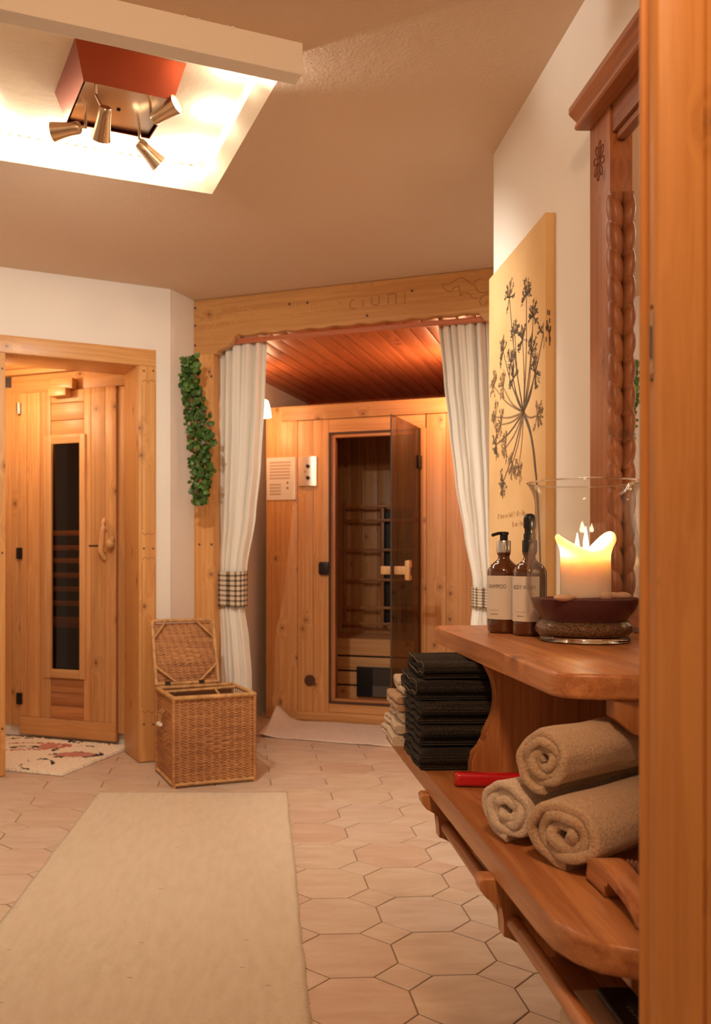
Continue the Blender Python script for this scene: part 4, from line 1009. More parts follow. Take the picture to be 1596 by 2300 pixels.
def inner_leaves():
    mb = MB(); base_ = lms[0]
    for i in range(420):
        t = ri.random(); px, py, hw = ivc(t); px += ri.uniform(-1, 1)*hw*.75; Y = 4.752-.03*ri.random(); sz_ = ri.uniform(.020, .028)
        M_ = Matrix.Translation((jx(px, Y), Y, CH+(HY-py)/FPX*Y)) @ Matrix.Rotation(ri.uniform(-1, 1), 4, 'Z') @ Matrix.Rotation(-ri.uniform(.4, 2.0), 4, 'X') @ Matrix.Scale(sz_, 4)
        mb.add([M_ @ v.co for v in base_.vertices], [tuple(p.vertices) for p in base_.polygons])
    iv.part('inner_leaves', mb, M['leaf'], 80, kind='stuff')
inner_leaves()
for i in range(295):
    t = (i+ri.random())/295; px, py, hw = ivc(t); layer = ri.random()
    px += ri.uniform(-1, 1)*hw*.95; Y = 4.745-.055*layer; x = jx(px, Y); z = CH+(HY-py)/FPX*Y
    o = bpy.data.objects.new('leaf', lms[2 if (ri.random() < .05) else (1 if ri.random() < .35 else 0)]); C.objects.link(o); o.parent = iv.o
    s = ri.uniform(.022, .033)
    o.location = (x-iv.base[0], Y-iv.base[1], z-iv.base[2]); o.scale = (s, s, s)
    o.rotation_euler = (math.radians(ri.uniform(30, 115)), ri.uniform(-.6, .6), ri.uniform(-1.0, 1.0)+PI*(ri.random() < .15)); o.rotation_euler.x *= -1 if ri.random() < .75 else 1
for k in range(5):
    pts = []
    for j in range(16):
        px, py, hw = ivc(min(1, j/15)); pts.append((jx(px+hw*.5*math.sin(k*1.3+j*.7), 4.745), 4.745+.01*math.sin(j+k), CH+(HY-py)/FPX*4.745))
    iv.part('stem', MB().tube(smooth_path(pts, 3), .0016, 5), M['stem'], 60)
# ================================================================== CANVAS PICTURE
CVr = .8156; cy0, cy1, cz0, cz1_ = 2.495, 3.105, .80, 2.053
pc = Thing('canvas_picture', FW, (.84, 2.8, cz0), 'tall ochre canvas print of a dried umbel flower on the right wall', 'picture')
pc.part('canvas', MB().box(CVr, .8425, cy0, cy1, cz0, cz1_, .0015), M['canvas'], 30)
def onc(px, py):      # picture pixel -> canvas plane (depth, height)
    # plane r = CVr in frame FW
    d = Vector(((px-CX)/FPX, 1, 0)); Y = CVr/d.dot(FW.u); p = d*Y
    return p.dot(FW.v), CH-(py-HY)/FPX*Y
def Cc(a, b): return onc(1090+a/2.878, 450+b/2.878)
ctr = Cc(246, 1370)
def cf(a, b): return (CVr-.0012, a, b)
ends = [(155, 630), (265, 610), (310, 750), (375, 860), (190, 860), (240, 900), (115, 975), (165, 1050), (300, 985), (180, 1150), (55, 1200), (115, 1205), (320, 1110), (335, 1390), (65, 1400), (100, 1450), (70, 1580), (130, 1600), (175, 1700), (215, 1720), (115, 1820)]
rp = random.Random(5); mbp, mbl = MB(), MB()
for i, e in enumerate(ends):
    p = Cc(*e); tgt = mbp if e[1] < 1180 or i in (16, 20) else mbl
    mid = ((p[0]+ctr[0])/2+(.015 if e[0] < 240 else -.012)*(1 if e[1] < 1370 else -.5), (p[1]+ctr[1])/2-.01)
    pl = smooth_path([ctr, mid, p], 6); strokes(tgt, [(pl, [.0075*(1-.55*j/(len(pl)-1)) for j in range(len(pl))])], 0, cf)
    dirv = math.atan2(p[1]-ctr[1], p[0]-ctr[0])
    for k in range(22):
        an = dirv+rp.uniform(-2.2, 2.2); L = rp.uniform(.022, .050)*(1 if e[1] > 700 else 1.05)
        q = (p[0]+math.cos(an)*L*1.05, p[1]+math.sin(an)*L)
        if not (cy0+.006 < q[0] < cy1-.006): continue
        m_ = ((p[0]+q[0])/2+rp.uniform(-.003, .003), (p[1]+q[1])/2+rp.uniform(-.003, .003))
        strokes(tgt, [([p, m_, q], [.0030, .0022, .0022])], 0, cf)
        for z in range(3):
            qq = (q[0]+rp.uniform(-.007, .007), q[1]+rp.uniform(-.007, .007)); an2 = an+rp.uniform(-.9, .9); rr = rp.uniform(.004, .0075)
            if not (cy0+.010 < qq[0] < cy1-.010): continue
            strokes(tgt, [([(qq[0]-math.cos(an2)*rr, qq[1]-math.sin(an2)*rr), qq, (qq[0]+math.cos(an2)*rr, qq[1]+math.sin(an2)*rr)], [.001, .0042, .001])], 0, cf)
st = smooth_path([ctr, Cc(285, 1480), Cc(308, 1600), Cc(323, 1740), Cc(334, 1860), Cc(346, 2100), (Cc(355, 2300)[0], 1.06)], 6)
strokes(mbp, [(st, [.017-.006*abs(math.sin(j*.2))*.3-.004*j/len(st) for j in range(len(st))])], 0, cf)
pc.part('plant_print', mbp, M['print']); pc.part('pale_plant_print', mbl, plain('canvas_print_mid', (.26, .15, .075), .85))
# faint lettering in two lines near the foot
tx = MB()
for ln, (y_, a_, b_) in enumerate(((2060, 80, 260), (2125, 175, 270))):
    x = a_
    while x < b_:
        wv_ = rp.uniform(5, 9); hgt = rp.choice((22, 22, 34))
        pl = [Cc(x, y_-((x-80)*.16)), Cc(x+wv_*.2, y_-hgt-((x-80)*.16)), Cc(x+wv_*.7, y_-hgt*.8-((x-80)*.16)), Cc(x+wv_*.8, y_-((x-80)*.16))]
        strokes(tx, [([pl[0], pl[1]], .0035), ([pl[1], pl[2], pl[3]], .0028)][rp.randint(0, 1):], 0, cf); x += wv_+4
pc.part('faint_lettering', tx, plain('faint_letters', (.50, .27, .11), .85))
sd2 = MB()     # flower continuing over the canvas edge
for k in range(16):
    x = CVr+rp.uniform(.001, .014); z = CH+(HY-rp.uniform(695, 770))/FPX*2.495
    sd2.box(x-.0015, x+.0015, cy0-.0012, cy0-.0006, z-.008, z+.006)
pc.part('edge_print', sd2, M['print'])
# ================================================================== MIRROR
mr = Thing('wall_mirror', FW, (.83, 1.7, .93), 'tall carved wooden wall mirror with rope-twist columns over the shelf', 'mirror')
PF = .803; yf = 2.126; yn = 2.005; mz0, mz1 = .930, CH+1.027; my0 = .98
wm, wmy = wood('mirror', 'z'), wood('mirror', 'y')
mr.part('pilaster', MB().box(PF, .8425, yn, yf, mz0, mz1, .001), wm, 30)
mr.part('pilaster', MB().box(PF, .8425, my0, my0+.12, mz0, mz1, .001), wm, 30)
mr.part('glass', MB().box(.829, .8335, my0+.12, yn, mz0+.05, mz1-.005), M['mirror'])
mr.part('top_rail', MB().box(.808, .842, my0+.12, yn, mz1-.062, mz1-.001, .001).box(.816, .842, my0+.12, yn, mz1-.080, mz1-.062, .006), wmy, 30)
mr.part('bottom_rail', MB().box(.808, .842, my0+.12, yn, mz0, mz0+.055, .001), wmy, 30)
cp_ = [(.8425, mz1), (.790, mz1), (.770, mz1), (.766, mz1+.004), (.766, mz1+.010), (.772, mz1+.014), (.770, mz1+.020), (.757, mz1+.032), (.752, mz1+.038), (.752, mz1+.052), (.760, mz1+.056), (.8425, mz1+.056)]
mb = MB().prism(cp_, my0-.03, yf+.002, 'xz'); mr.part('cornice', mb, wmy, 30)
def rope(yc, z0, z1, R_=.0215, side=1):
    pit = .0605
    def f(s, t):
        a = s*2*PI; z = z0+(z1-z0)*t
        ph = (z/pit+s*1.0) % 1
        r = R_*(.62+.38*math.sin(PI*ph)**.55)
        return (PF+.012+r*math.cos(a)*.85, yc+r*math.sin(a), z)
    return MB().grid(f, 36, int((z1-z0)/.0032))
zr1 = CH+(HY-424)/FPX*2.0
for yc in (yn+.001, my0+.12): mr.part('rope_column', rope(yc, mz0+.004, zr1), wm, 50, label='carved rope-twist column')
# carved rosette
uy, uz = 2.068, CH+(HY-348)/FPX*2.06
rs = MB()
for k in range(8):
    a_ = k*PI/4+.2; pts = []
    for j in range(13):
        t = j/12*2*PI; pr = .019+.0125*math.cos(t); off = .26*math.sin(t)
        pts.append((PF-.0006, uy+pr*math.cos(a_+off)*1.02, uz+pr*math.sin(a_+off)*1.45))
    rs.tube(pts, .0014, 6)
rs.tube([(PF-.0006, uy+.0055*math.cos(t*PI/6), uz+.0075*math.sin(t*PI/6)) for t in range(13)], .002, 6).ball((PF, uy, uz), .002, .004, .005)
mr.part('carved_rosette', rs, plain('rosette_shadow', (.20, .06, .02), .6), 60)
# ================================================================== SHELF UNIT
sh = Thing('wall_shelf', FW, (.843, 1.55, .53), 'two-tier reddish pine wall shelf with scrolled brackets below the mirror', 'shelf')
wsy = wood('shelf', 'y'); wsz = wood('shelf', 'z')
US, LS = CH-.165, CH-.407
up = [(.842, 2.15), (.47, 2.148), (.445, 2.142), (.428, 2.125), (.421, 2.095), (.420, 2.05), (.4235, 1.60), (.4245, 1.285), (.432, 1.262), (.447, 1.248), (.48, 1.237), (.53, 1.230), (.842, 1.222)]
sh.part('upper_shelf', MB().prism(up, US-.0365, US, 'xy', .007), wsy, 50)
lp = [(.842, 2.19), (.37, 2.19), (.335, 2.185), (.318, 2.165), (.313, 2.14), (.317, 1.9), (.324, 1.4), (.330, 1.04), (.334, .99), (.343, .955), (.362, .93), (.40, .912), (.50, .895), (.842, .88)]
sh.part('lower_shelf', MB().prism(lp, LS-.034, LS, 'xy', .007), wsy, 50)
sh.part('back_board', MB().box(.823, .842, .96, 2.12, LS+.001, US-.0375).box(.823, .842, .96, 2.12, .53, LS-.036), wood('shelf', 'y'), 30)
def bp(px, py, Y=1.65): return ((px-575)*Y/FPX, CH-(py-HY)*Y/FPX)
ubr = [bp(*p) for p in ((1095, 1494), (1112, 1530), (1119, 1570), (1114, 1610), (1100, 1640), (1093, 1654), (1093, 1672), (1084, 1681), (1068, 1697), (1062, 1716), (1062, 1744))]
ubr[0] = (ubr[0][0], US-.0372); ubr[-1] = (ubr[-1][0], LS+.0006)
ubp = smooth_path(ubr[:5], 4)+ubr[5:]
poly = ubp+[(.822, LS+.0006), (.822, US-.0372)]
sh.part('upper_bracket', MB().prism(poly, 1.65, 1.685, 'xz', .003), wood('shelf', 'z'), 40)
e1_ = [(.503, US-.0372), (.503, US-.062), (.53, US-.085), (.60, US-.10), (.822, US-.12), (.822, US-.0372)]
sh.part('end_bracket', MB().prism(e1_, 1.238, 1.27, 'xz', .002), wood('shelf', 'z'), 40)
lbr = [(.310, LS-.0345), (.306, LS-.040), (.3085, CH-.460), (.317, CH-.470), (.332, CH-.478), (.340, CH-.482), (.340, CH-.522), (.362, CH-.528)]
for yb_ in (1.65, 1.215):
    poly = lbr+[(.40, CH-.55), (.822, CH-.56), (.822, LS-.0345)]
    sh.part('lower_bracket', MB().prism(poly, yb_, yb_+.032, 'xz', .003), wood('shelf', 'z'), 40)
e2_ = [(.425, LS-.0345), (.425, CH-.49), (.46, CH-.53), (.822, CH-.56), (.822, LS-.0345)]
sh.part('end_bracket', MB().prism(e2_, 1.00, 1.03, 'xz', .002), wood('shelf', 'z'), 40)
sh.part('rack_rail', MB().tube([(.353, .86, CH-.502), (.353, 1.70, CH-.502)], .0105, 12), wood('shelf', 'y', False), 60)
for r_ in (.405, .449, .523, .597, .671, .745): sh.part('rack_slat', MB().box(r_, r_+(.0735 if r_ > .42 else .0435), .86, 1.70, CH-.568+.0, CH-.561, .002), wood('shelf', 'y', False), 30)
# ---- magazines in the rack
def mag(name, r0, y0, w_, l_, z, th, ang, mat, label, spine=True, pages=True):
    mb = MB(); n = 8
    prof = [(0+.006*(1-math.cos(a)), th*(.5+.5*math.sin(a))) for a in [(-PI/2+PI*i/n) for i in range(n+1)]][::-1]
    poly = [(x, z_) for x, z_ in prof][::-1]
    poly = [(.008, 0)]+[(.008-.008*math.cos(a), th/2+th/2*math.sin(a)) for a in [(-PI/2+PI*i/n) for i in range(1, n)]]+[(.008, th), (w_, th), (w_, 0)]
    mb.prism(poly, 0, l_, 'xz')
    mb.xf(Matrix.Translation((r0, y0, z)) @ Matrix.Rotation(ang, 4, 'Z'))
    return single(name, FW, (r0, y0, z), mb, mat, 40, label=label, cat='magazine', group=None)
zq = CH-.5605
cream = plain('cream_paper', (.62, .48, .33), .7)
mag('magazine', .374, .84, .20, .215, zq, .024, .06, cream, 'thick cream magazine lowest in the rack under the shelf')
mag('magazine', .381, .835, .20, .225, zq+.0245, .016, .02, plain('cream_paper_b', (.56, .41, .27), .7), 'thinner cream magazine lying between the thick cream one and the black one')
bm_ = mag('magazine', .395, .83, .205, .215, zq+.041, .010, -.03, plain('black_cover', (.008, .008, .009), .4), 'black magazine on top of the pile in the rack')
tm = MB(); xx = .90
while xx < 1.0:      # small illegible grey title line, as blurred in the photograph
    tm.box(.4185, .4185+R.uniform(.003, .005), xx, xx+.0035, zq+.0515, zq+.0517); xx += R.uniform(.0045, .007)
tm.box(.4265, .427, .885, 1.005, zq+.0515, zq+.0517)
kid(bm_, 'title_print', tm, plain('grey_title', (.25, .24, .23), .6), base=(.395, .83, zq+.041))
# ================================================================== TOWELS
def rolled(label, c, z, rx, rz, axis_deg, L, mat, sd, start, turns=3.4, th=.0098):
    """spiral towel roll; c = end-face centre (x, y), z = centre height, axis azimuth from +x"""
    rr = random.Random(sd); a = math.radians(axis_deg)
    n = 150; pts = []
    r0 = .15
    for i in range(n+1):
        t = i/n; ang = start+turns*2*PI*t; r = (r0+(1-r0)*t)
        wob = 1+.045*math.sin(ang*2+sd)+.028*math.sin(ang*5+sd*2)+.018*math.sin(ang*9+sd*3)*t
        pts.append((r*math.cos(ang)*wob, r*math.sin(ang)*wob))
    K = 1-th/2/rx
    outer_, inner_ = [], []
    for i, p in enumerate(pts):
        q0, q1 = pts[max(0, i-1)], pts[min(n, i+1)]
        p_ = (p[0]*rx*K, p[1]*rz*K); d = ((q1[0]-q0[0])*rx, (q1[1]-q0[1])*rz); l = math.hypot(*d) or 1
        nx, nz = d[1]/l, -d[0]/l; h_ = th/2*(1-.25*abs(math.sin(i*.9)))
        h_ = th/2*.97
        outer_.append((p_[0]+nx*h_, p_[1]+nz*h_)); inner_.append((p_[0]-nx*h_, p_[1]-nz*h_))
    # cross-section with rounded lips at both faces: sections along the axis
    secs = [(0.0, .62), (.002, .9), (.005, 1.0)]+[(L*k/26, 1.0) for k in range(1, 26)]+[(L-.004, 1.0), (L, .6)]
    mb = MB(); m = n+1; N = len(secs)
    ax = Vector((math.cos(a), math.sin(a), 0)); sx = Vector((math.sin(a), -math.cos(a), 0))
    for ly, k in secs:
        for side in (outer_, inner_):
            for i in range(m):
                c0 = ((outer_[i][0]+inner_[i][0])/2, (outer_[i][1]+inner_[i][1])/2); s_ = side[i]
                x = c0[0]+(s_[0]-c0[0])*k; zz = c0[1]+(s_[1]-c0[1])*k
                amp = .0012+.0035*(i/n)*(1 if ly > .01 else .2)
                P = Vector((x*18, zz*18, ly*9+sd)); nz_ = noise.noise(P); 
                lv_ = ly+(.0035*math.sin(i*.21+sd)+.003*noise.noise(Vector((i*.13, sd, 0))))*(1 if ly < L/2 else -1)*(1-min(1, ly/.03) if ly < L/2 else 0)
                s2 = 1+nz_*amp/rx*2
                p = Vector((c[0], c[1], 0))+ax*lv_+sx*(x*s2)
                mb.v.append((p.x, p.y, z+zz*s2))
    for j in range(N-1):
        b0, b1 = j*2*m, (j+1)*2*m
        for i in range(m-1):
            mb.f.append((b0+i, b0+i+1, b1+i+1, b1+i)); mb.f.append((b0+m+i+1, b0+m+i, b1+m+i, b1+m+i+1))
        for i in (0, m-1): mb.f.append((b0+i, b0+m+i, b1+m+i, b1+i))
    for b0 in (0, (N-1)*2*m):
        for i in range(m-1): mb.f.append((b0+i, b0+i+1, b0+m+i+1, b0+m+i))
    zb_ = min(v[2] for v in mb.v)
    return single('rolled_towel', FZ, (c[0], c[1], zb_), mb, mat, 75, label=label, cat='towel', group='rolled towels on the lower shelf')
AZ = 37
zL = LS
rolled('smaller cream rolled towel with lumpy spiral end, left of the pile of three', (.316, 1.262), LS+.0475, .050, .0465, AZ, .30, M['towel_cream'], 3, 2.83, 3.3, .0128)
rolled('large beige rolled towel lying right on the lower shelf, under the top roll', (.362, 1.150), LS+.0485, .060, .0475, AZ, .34, M['towel_beige'], 8, 4.71, 3.0, .0148)
rolled('beige rolled towel resting on top of the two others', (.355, 1.215), LS+.1285, .049, .0455, AZ, .34, M['towel_beige'], 12, 2.2, 3.4, .0125)
def folded(name, label, x0, y0, w_, d_, z0, h_, mat, sd, layers=4, rot=0.0, group=None, cat='towel', hem=None):
    """folded towel: serpentine section in (y,z) seen from the left, run along x (frame FW axes); w_ = x length, d_ = y length"""
    rr = random.Random(sd); t = h_/layers; mb = MB(); path = []
    seg = 12
    for k in range(layers):
        zc = z0+t*(k+.5); ys = [y0+t*.55+(d_-t*1.1)*i/seg for i in range(seg+1)]
        if k % 2: ys = ys[::-1]
        ins_ = rr.uniform(0, .014)
        for y in ys:
            yy = y
            path.append((yy, zc+.0028*math.sin(y*38+k*.4+sd)+.0016*math.sin(y*95+sd)))
        if k < layers-1:
            s = 1 if k % 2 == 0 else -1; ye = ys[-1]
            for q in range(1, 5):
                a = -PI/2+PI*q/5; path.append((ye+s*(t*.5*math.cos(a)+ins_*.0), zc+t/2+t/2*math.sin(a)))
    n = len(path); th = t*.90; O, I = [], []
    for i, p in enumerate(path):
        q0, q1 = path[max(0, i-1)], path[min(n-1, i+1)]; dx, dz = q1[0]-q0[0], q1[1]-q0[1]; l = math.hypot(dx, dz) or 1
        O.append((p[0]+dz/l*th/2, p[1]-dx/l*th/2)); I.append((p[0]-dz/l*th/2, p[1]+dx/l*th/2))
    secs = [(0, .35), (.002, .8), (.006, 1)]+[(w_*k/10, 1) for k in range(1, 10)]+[(w_-.004, 1), (w_, .5)]
    cx, cy = x0, y0+d_/2; ca, sa = math.cos(rot), math.sin(rot)
    for lx_, k in secs:
        for side in (O, I):
            for i in range(n):
                s_ = side[i]; p = path[i]; y = p[0]+(s_[0]-p[0])*k; z = p[1]+(s_[1]-p[1])*k
                X = x0+lx_+(.0022*math.sin(i*.35+sd)+.0016*noise.noise(Vector((i*.3, sd, 0)))) if lx_ < .02 else x0+lx_
                nz_ = .0016*noise.noise(Vector((X*22, y*22, z*30+sd)))
                dx_, dy_ = X-cx, y-cy
                mb.v.append((cx+dx_*ca-dy_*sa, cy+dx_*sa+dy_*ca, max(z+nz_, z0+.0003)))
    N = len(secs)
    for j in range(N-1):
        b0, b1 = j*2*n, (j+1)*2*n
        for i in range(n-1):
            mb.f.append((b0+i, b0+i+1, b1+i+1, b1+i)); mb.f.append((b0+n+i+1, b0+n+i, b1+n+i, b1+n+i+1))
        for i in (0, n-1): mb.f.append((b0+i, b0+n+i, b1+n+i, b1+i))
    for b0 in (0, (N-1)*2*n):
        for i in range(n-1): mb.f.append((b0+i, b0+i+1, b0+n+i+1, b0+n+i))
    o = single(name, FW, (x0, y0+d_/2, z0), mb, mat, 75, label=label, cat=cat, group=group)
    if hem:
        hb = MB(); nn = [i for i in range(n)]
        hb.tube([(x0-.001, I[i][0], I[i][1]) for i in nn], .0011, 5)
        v2 = []
        for v in hb.v:
            dx_, dy_ = v[0]-cx, v[1]-cy; v2.append((cx+dx_*ca-dy_*sa, cy+dx_*sa+dy_*ca, v[2]))
        hb.v = v2
        kid(o, 'hem', hb, hem, 60, base=(x0, y0+d_/2, z0))
    return o
hemm = plain('grey_hem', (.10, .075, .055), .9)
sp = [('black folded waffle towel, bottom of the dark stack', .309, 1.682, .185, .044, .0), ('black folded waffle towel, second from the bottom of the dark stack', .313, 1.700, .180, .043, .05),
      ('black folded waffle towel, middle of the dark stack', .312, 1.695, .180, .044, -.02), ('black folded towel with grey hem, second from the top of the dark stack', .308, 1.706, .180, .040, .0), ('black folded towel with grey hem, topmost of the dark stack', .322, 1.708, .165, .036, .03)]
z = LS+.0006
for i, (lb, x0_, y0_, d_, h_, rt) in enumerate(sp):
    folded('folded_towel', lb, x0_, y0_, .23, d_, z, h_-.003, M['towel_black'], i+2, 3, 0, 'black folded towels', hem=hemm if i > 2 else None)
    z += h_-.0004
z = LS+.0006
cz = [('cream folded towel, lowest of the pale stack behind the dark one', M['towel_cream'], .292, 1.90, .026), ('cream folded towel, second from the bottom of the pale stack', M['towel_cream'], .300, 1.905, .024),
      ('cream folded towel, middle of the pale stack', M['towel_cream'], .312, 1.905, .024), ('tan folded towel, second from the top of the pale stack', M['towel_tan'], .302, 1.90, .034), ('pale folded towel, topmost of the pale stack, peeking out beside the black ones', M['towel_cream'], .318, 1.895, .034)]
for i, (lb, mt, x0_, y0_, h_) in enumerate(cz):
    folded('folded_towel', lb, x0_, y0_, .22, .17, z, h_-.003, mt, i+31, 2, 0, 'pale folded towels'); z += h_-.0004
# ================================================================== SMALL THINGS ON THE LOWER SHELF
mb = MB(); pr = []
for t in range(0, 13): pr.append((0, 0))
mb.grid(lambda s, t: (.0 + .125*t, (lambda a: .0125*math.copysign(abs(math.cos(a))**.6, math.cos(a)))(s*2*PI)*(1 if .03 < t < .97 else .86), .0125+.0122*math.copysign(abs(math.sin(s*2*PI))**.6, math.sin(s*2*PI))*(1 if .03 < t < .97 else .86)), 28, 30)
mb.add([(0, .0108*math.cos(a*PI/12), .0125+.0105*math.sin(a*PI/12)) for a in range(24)], [tuple(range(24))])
mb.xf(Matrix.Translation((.352, 1.575, LS+.0008)) @ Matrix.Rotation(math.radians(-6), 4, 'Z'))
single('lighter', FW, (.352, 1.575, LS), mb, M['red'], 50, label='glossy red stick lighter lying between the bracket and the rolled towels', cat='lighter')
# wooden massage brush with a loop handle
br = Thing('massage_strap', FW, (.43, 1.02, LS), 'wooden massage strap with arched handle and knobbly beads, near the door jamb', 'massage tool')
oc = [(y-.012, z_*.80) for y, z_ in smooth_path([(1.118, .001), (1.122, .022), (1.108, .040), (1.080, .048), (1.045, .044), (1.00, .030), (.962, .008), (.948, .001)], 5)]
ic = [(y-.012, z_*.80) for y, z_ in smooth_path([(.972, .001), (.985, .012), (1.01, .021), (1.04, .026), (1.058, .026), (1.063, .015), (1.064, .001)], 5)]
wm2 = wood('shelf', 'y', False)
br.part('handle', MB().prism([(y, LS+.0008+z_) for y, z_ in oc+ic], .414, .446, 'yz', .005), wm2, 50)
br.part('end_block', MB().prism([(.433+.045*(1-math.cos(a)), .90+.0) if False else (.490+.038*math.cos(a), .955+.030*math.sin(a)) for a in [i*PI/12 for i in range(24)]], LS+.001, LS+.058, 'xy', .006), wm2, 50)
bd = MB(); rb_ = random.Random(2)
for i in range(7):
    for j in range(7):
        x, y = .453+j*.011, 1.00+i*.0125; z = LS+.032+.006*math.sin(j*1.1+i*.6)
        bd.lathe([(0, -.004), (.0046, -.002), (.0050, .002), (.0024, .008), (.0, .010)], (x+rb_.uniform(-.001, .001), y, z), 8)
bd.box(.450, .521, .992, 1.082, LS+.001, LS+.027, .004)
br.part('bead_strap', bd, plain('dark_beads', (.19, .065, .03), .5), 50, kind='stuff')
# ================================================================== BOTTLES
def wrap(c, r, z0, facing):
    def fn(x, y):
        a = facing+x/r; return (c[0]+r*math.sin(a), c[1]-r*math.cos(a), z0+y)
    return fn
def bottle(c, label, words, facing, chrome, small):
    t = Thing('pump_bottle', FZ, (c[0], c[1], US), label, 'bottle')
    z = US+.0006; r = .0355
    t.part('glass_body', MB().lathe([(0, .0), (.030, .0), (.0345, .003), (r, .008), (r, .128), (.0345, .136), (.030, .145), (.022, .152), (.0145, .158), (.0125, .163), (.0125, .168), (.0145, .170), (.0145, .174), (0, .174)], (c[0], c[1], z), 56), M['amber'], 50)
    t.part('collar', MB().lathe([(0, .174), (.0150, .174), (.0155, .176), (.0155, .198), (.0148, .200), (0, .200)], (c[0], c[1], z), 40), M['chrome'] if chrome else M['black'], 40, label='chrome collar' if chrome else None)
    if chrome:
        mb = MB().lathe([(0, .199), (.0085, .199), (.0085, .2135), (0, .2135)], (c[0], c[1], z), 24)
        mb.tube(smooth_path([(c[0]+.010, c[1]+.002, z+.2155), (c[0], c[1], z+.2165), (c[0]-.014, c[1]-.006, z+.2155), (c[0]-.028, c[1]-.012, z+.2115)], 5), .0035, 10)
        mb.lathe([(0, .213), (.0105, .213), (.010, .2175), (0, .2185)], (c[0], c[1], z), 24)
    else:
        mb = MB().lathe([(0, .199), (.0125, .199), (.0125, .2135), (.0105, .2145), (.0105, .224), (.0125, .226), (.0125, .246), (.0105, .252), (.006, .2555), (0, .256)], (c[0], c[1], z), 28)
        mb.tube([(c[0], c[1], z+.243), (c[0]-.013, c[1]-.006, z+.2425)], .0026, 10)
    t.part('pump', mb, M['black'], 50)
    lb = MB(); rl = r+.0004; A = 1.02 if chrome else .98
    lb.grid(lambda s, q: wrap(c, rl, z+.030, facing)((-A+2*A*s)*rl, q*.094), 40, 4)
    lo = t.part('paper_label', lb, M['white'], 80)
    f = wrap(c, rl+.0003, z, facing)
    tm = text_mb(words, .0122, lambda x, y: f(x, y+.097), .72)
    t2 = text_mb(small, .0042, lambda x, y: f(x-.006, y+.0395), .95)
    kid(lo, 'small_lettering', t2, M['ink'], base=t.base)
    t3 = MB().grid(lambda s, q: f(-.019+.025*s, .0495+.0004*q), 8, 1)
    kid(lo, 'lettering', tm, M['ink'], base=t.base); kid(lo, 'printed_line', t3, M['ink'], base=t.base)
    return t
c1_ = (jx(1131, 1.95), 1.95); c2_ = (jx(1189, 1.882), 1.882)
def face_(c): return math.atan2(c[0], c[1])     # angle that looks back at the doorway
bottle(c1_, 'amber pump bottle with chrome collar and white label SHAMPOO, at the shelf end', 'SHAMPOO', -face_(c1_)-.45, True, 'SHAMPOO')
bottle(c2_, 'dark amber pump bottle with black pump and white label BODY WASH, beside the vase', 'BODY WASH', -face_(c2_)-.40, False, 'PREMIUM')
# ================================================================== VASE WITH CANDLE
vc = (jx(1311, 1.75), 1.75); vz = US+.0006
va = Thing('hurricane_vase', FZ, (vc[0], vc[1], US), 'large clear glass hurricane vase holding sand and a candle on the upper shelf', 'vase')
prof_o = smooth_path([(.084, .010), (.091, .018), (.0925, .026), (.089, .034), (.083, .040), (.0855, .046), (.098, .064), (.106, .084), (.110, .108), (.110, .136), (.1075, .165), (.102, .195), (.096, .225), (.093, .250), (.0935, .272), (.098, .292), (.108, .310)], 5)
va.part('glass_bowl', MB().lathe(prof_o, (vc[0], vc[1], vz), 96), M['vase'], 60)
va.part('inner_glass', MB().lathe([(r_-.0032, z_+.001) for r_, z_ in prof_o], (vc[0], vc[1], vz), 96), M['vase'], 60)
va.part('glass_rim', MB().tube([(vc[0]+.108*math.cos(a*PI/48), vc[1]+.108*math.sin(a*PI/48), vz+.310) for a in range(96)], .0016, 8, closed=True), M['thick_glass'], 60)
va.part('glass_foot', MB().lathe([(0, 0), (.080, 0), (.0855, .002), (.086, .006), (.083, .0105), (.06, .011), (0, .0112)], (vc[0], vc[1], vz), 72), M['thick_glass'], 50)
def rin(z, k=.0042): 
    for a_, b_ in zip(prof_o, prof_o[1:]):
        if a_[1] <= z <= b_[1]: return a_[0]+(b_[0]-a_[0])*(z-a_[1])/(b_[1]-a_[1])-k
    return .08
zs_ = [.0125+i*(.040-.0125)/14 for i in range(15)]
s1 = single('gravel', FZ, (vc[0], vc[1], vz+.0125), MB().lathe([(0, .0125)]+[(rin(z_), z_) for z_ in zs_]+[(0, .040)], (vc[0], vc[1], vz), 72), M['sand2'], 60, label='glittering brown gravel layer at the foot of the vase', cat='gravel', kind='stuff')
zs_ = [.0405+i*(.083-.0405)/14  for i in range(15)]
mb = MB().lathe([(0, .0405)]+[(rin(z_), z_) for z_ in zs_], (vc[0], vc[1], vz), 72)
def sandtop(s, t):
    a = s*2*PI; r = rin(.084)*t; x, y = r*math.cos(a), r*math.sin(a)
    return (vc[0]+x, vc[1]+y, vz+.083+.0025*noise.noise((x*25, y*25, 1))*(1 if t < .97 else 0)+.004*math.sin(a+2.4)*t*(1 if t < .97 else 0)+.004*(1-t))
mb.grid(sandtop, 72, 14)
s2_ = single('sand', FZ, (vc[0], vc[1], vz+.0405), mb, M['sand'], 60, label='purple sand filling the lower belly of the vase', cat='sand', kind='stuff')
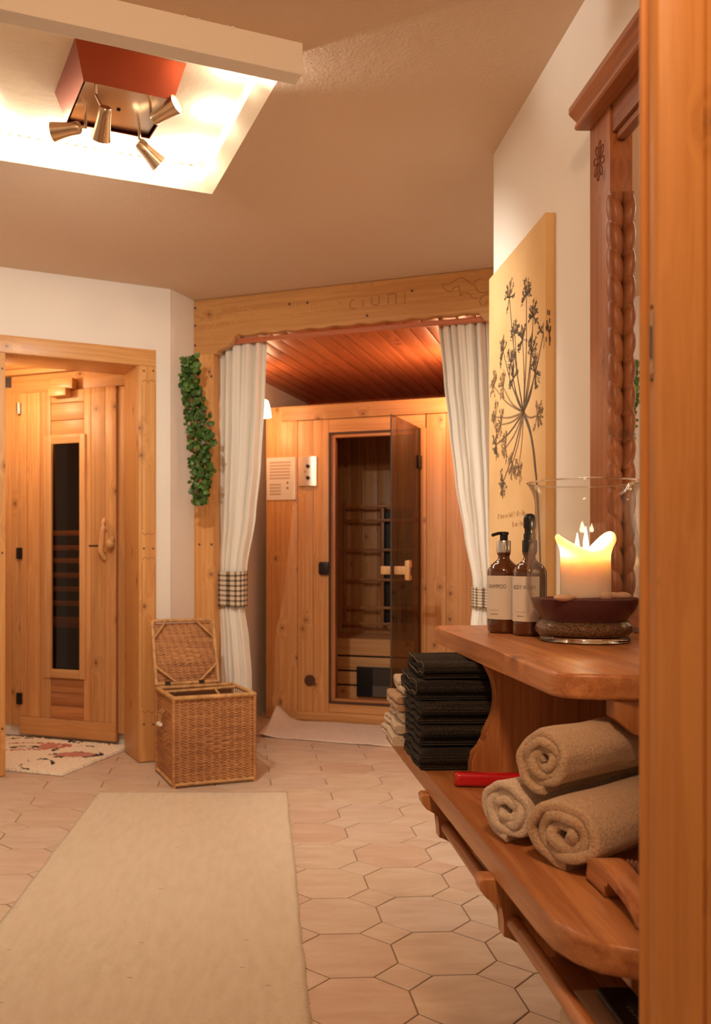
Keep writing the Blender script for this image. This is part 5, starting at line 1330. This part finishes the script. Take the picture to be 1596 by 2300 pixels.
for px, py, Y, sx_, sy_, sz_, rt, lb in ((1268, 1357, 1.672, .022, .012, .007, .1, 'flat pebble left of the candle in the vase'), (1361, 1357, 1.675, .0135, .011, .0095, .6, 'round pebble right of the candle, nearest the glass'),
                                     (1378, 1350, 1.715, .013, .012, .008, .2, 'pebble between two others right of the candle'), (1398, 1353, 1.70, .016, .012, .0085, -.4, 'pebble furthest right in the vase')):
    x = jx(px, Y); z = vz+.083+sz_*.75
    single('pebble', FZ, (x, Y, z-sz_), MB().ball((0, 0, 0), sx_, sy_, sz_, 20, 12).xf(Matrix.Translation((x, Y, z)) @ Matrix.Rotation(rt, 4, 'Z')), M['pebble'], 80, label=lb, cat='pebble', group='pebbles on the sand')
# candle
cc = (jx(1314, 1.75), 1.75); cr = .0475
cd = Thing('candle', FZ, (cc[0], cc[1], vz+.082), 'thick burning cream pillar candle with melted horned rim inside the vase', 'candle')
def rim(a):      # top height above the vase base along the angle a (0 = right, -pi/2 = towards the door)
    c_ = math.cos(a); s_ = math.sin(a)
    h_ = .172+.042*max(0, c_)**2.0+.036*max(0, -c_)**1.6+.004*math.sin(3*a)
    if s_ > 0: h_ += .004*s_
    return h_
def wax(s, t):
    a = s*2*PI; top = rim(a); z0_ = .083
    fl = max(0, abs(math.cos(a)))**2
    if t < .6:
        u_ = t/.6; z = z0_+(top-.010-z0_)*u_; r = cr*(1+.008*math.sin(a*6+z*40))
        k_ = max(0, (u_-.72)/.28); r += .0105*fl*k_*k_
    elif t < .8:
        u_ = (t-.6)/.2*PI; z = top-.010+.010*math.sin(u_)**.8*(1) if u_ <= PI/2 else top-.010*(1-math.sin(u_)**.8); r = cr+.0105*fl-.0055*(1-math.cos(u_))
    else:
        u_ = (t-.8)/.2; z = (top-.010)+(.156-(top-.010))*min(1, u_*1.6); r = (cr-.011+.0105*fl)*(1-max(0, u_-.45)/.55)
        z = max(z, .156)
    return (cc[0]+r*math.cos(a), cc[1]+r*math.sin(a), vz+z)
mb = MB().grid(wax, 96, 60)
cd.part('wax_body', mb, M['wax'], 70)
cd.part('wick', MB().tube([(cc[0], cc[1], vz+.150), (cc[0]+.001, cc[1], vz+.168)], .0011, 6), M['black'])
cd.part('wick', MB().tube([(cc[0]-.012, cc[1]+.012, vz+.150), (cc[0]-.012, cc[1]+.012, vz+.170)], .001, 6), M['black'])
def flame(x, y, z, h_, r): return MB().lathe([(0, 0), (r*.7, h_*.08), (r, h_*.25), (r*.8, h_*.45), (r*.42, h_*.72), (r*.12, h_*.92), (0, h_)], (x, y, z), 20)
cd.part('flame', flame(cc[0]+.001, cc[1], vz+.176, .048, .0054), M['flame'], 80)
cd.part('flame', flame(cc[0]-.012, cc[1]+.012, vz+.180, .032, .0042), M['flame'], 80)
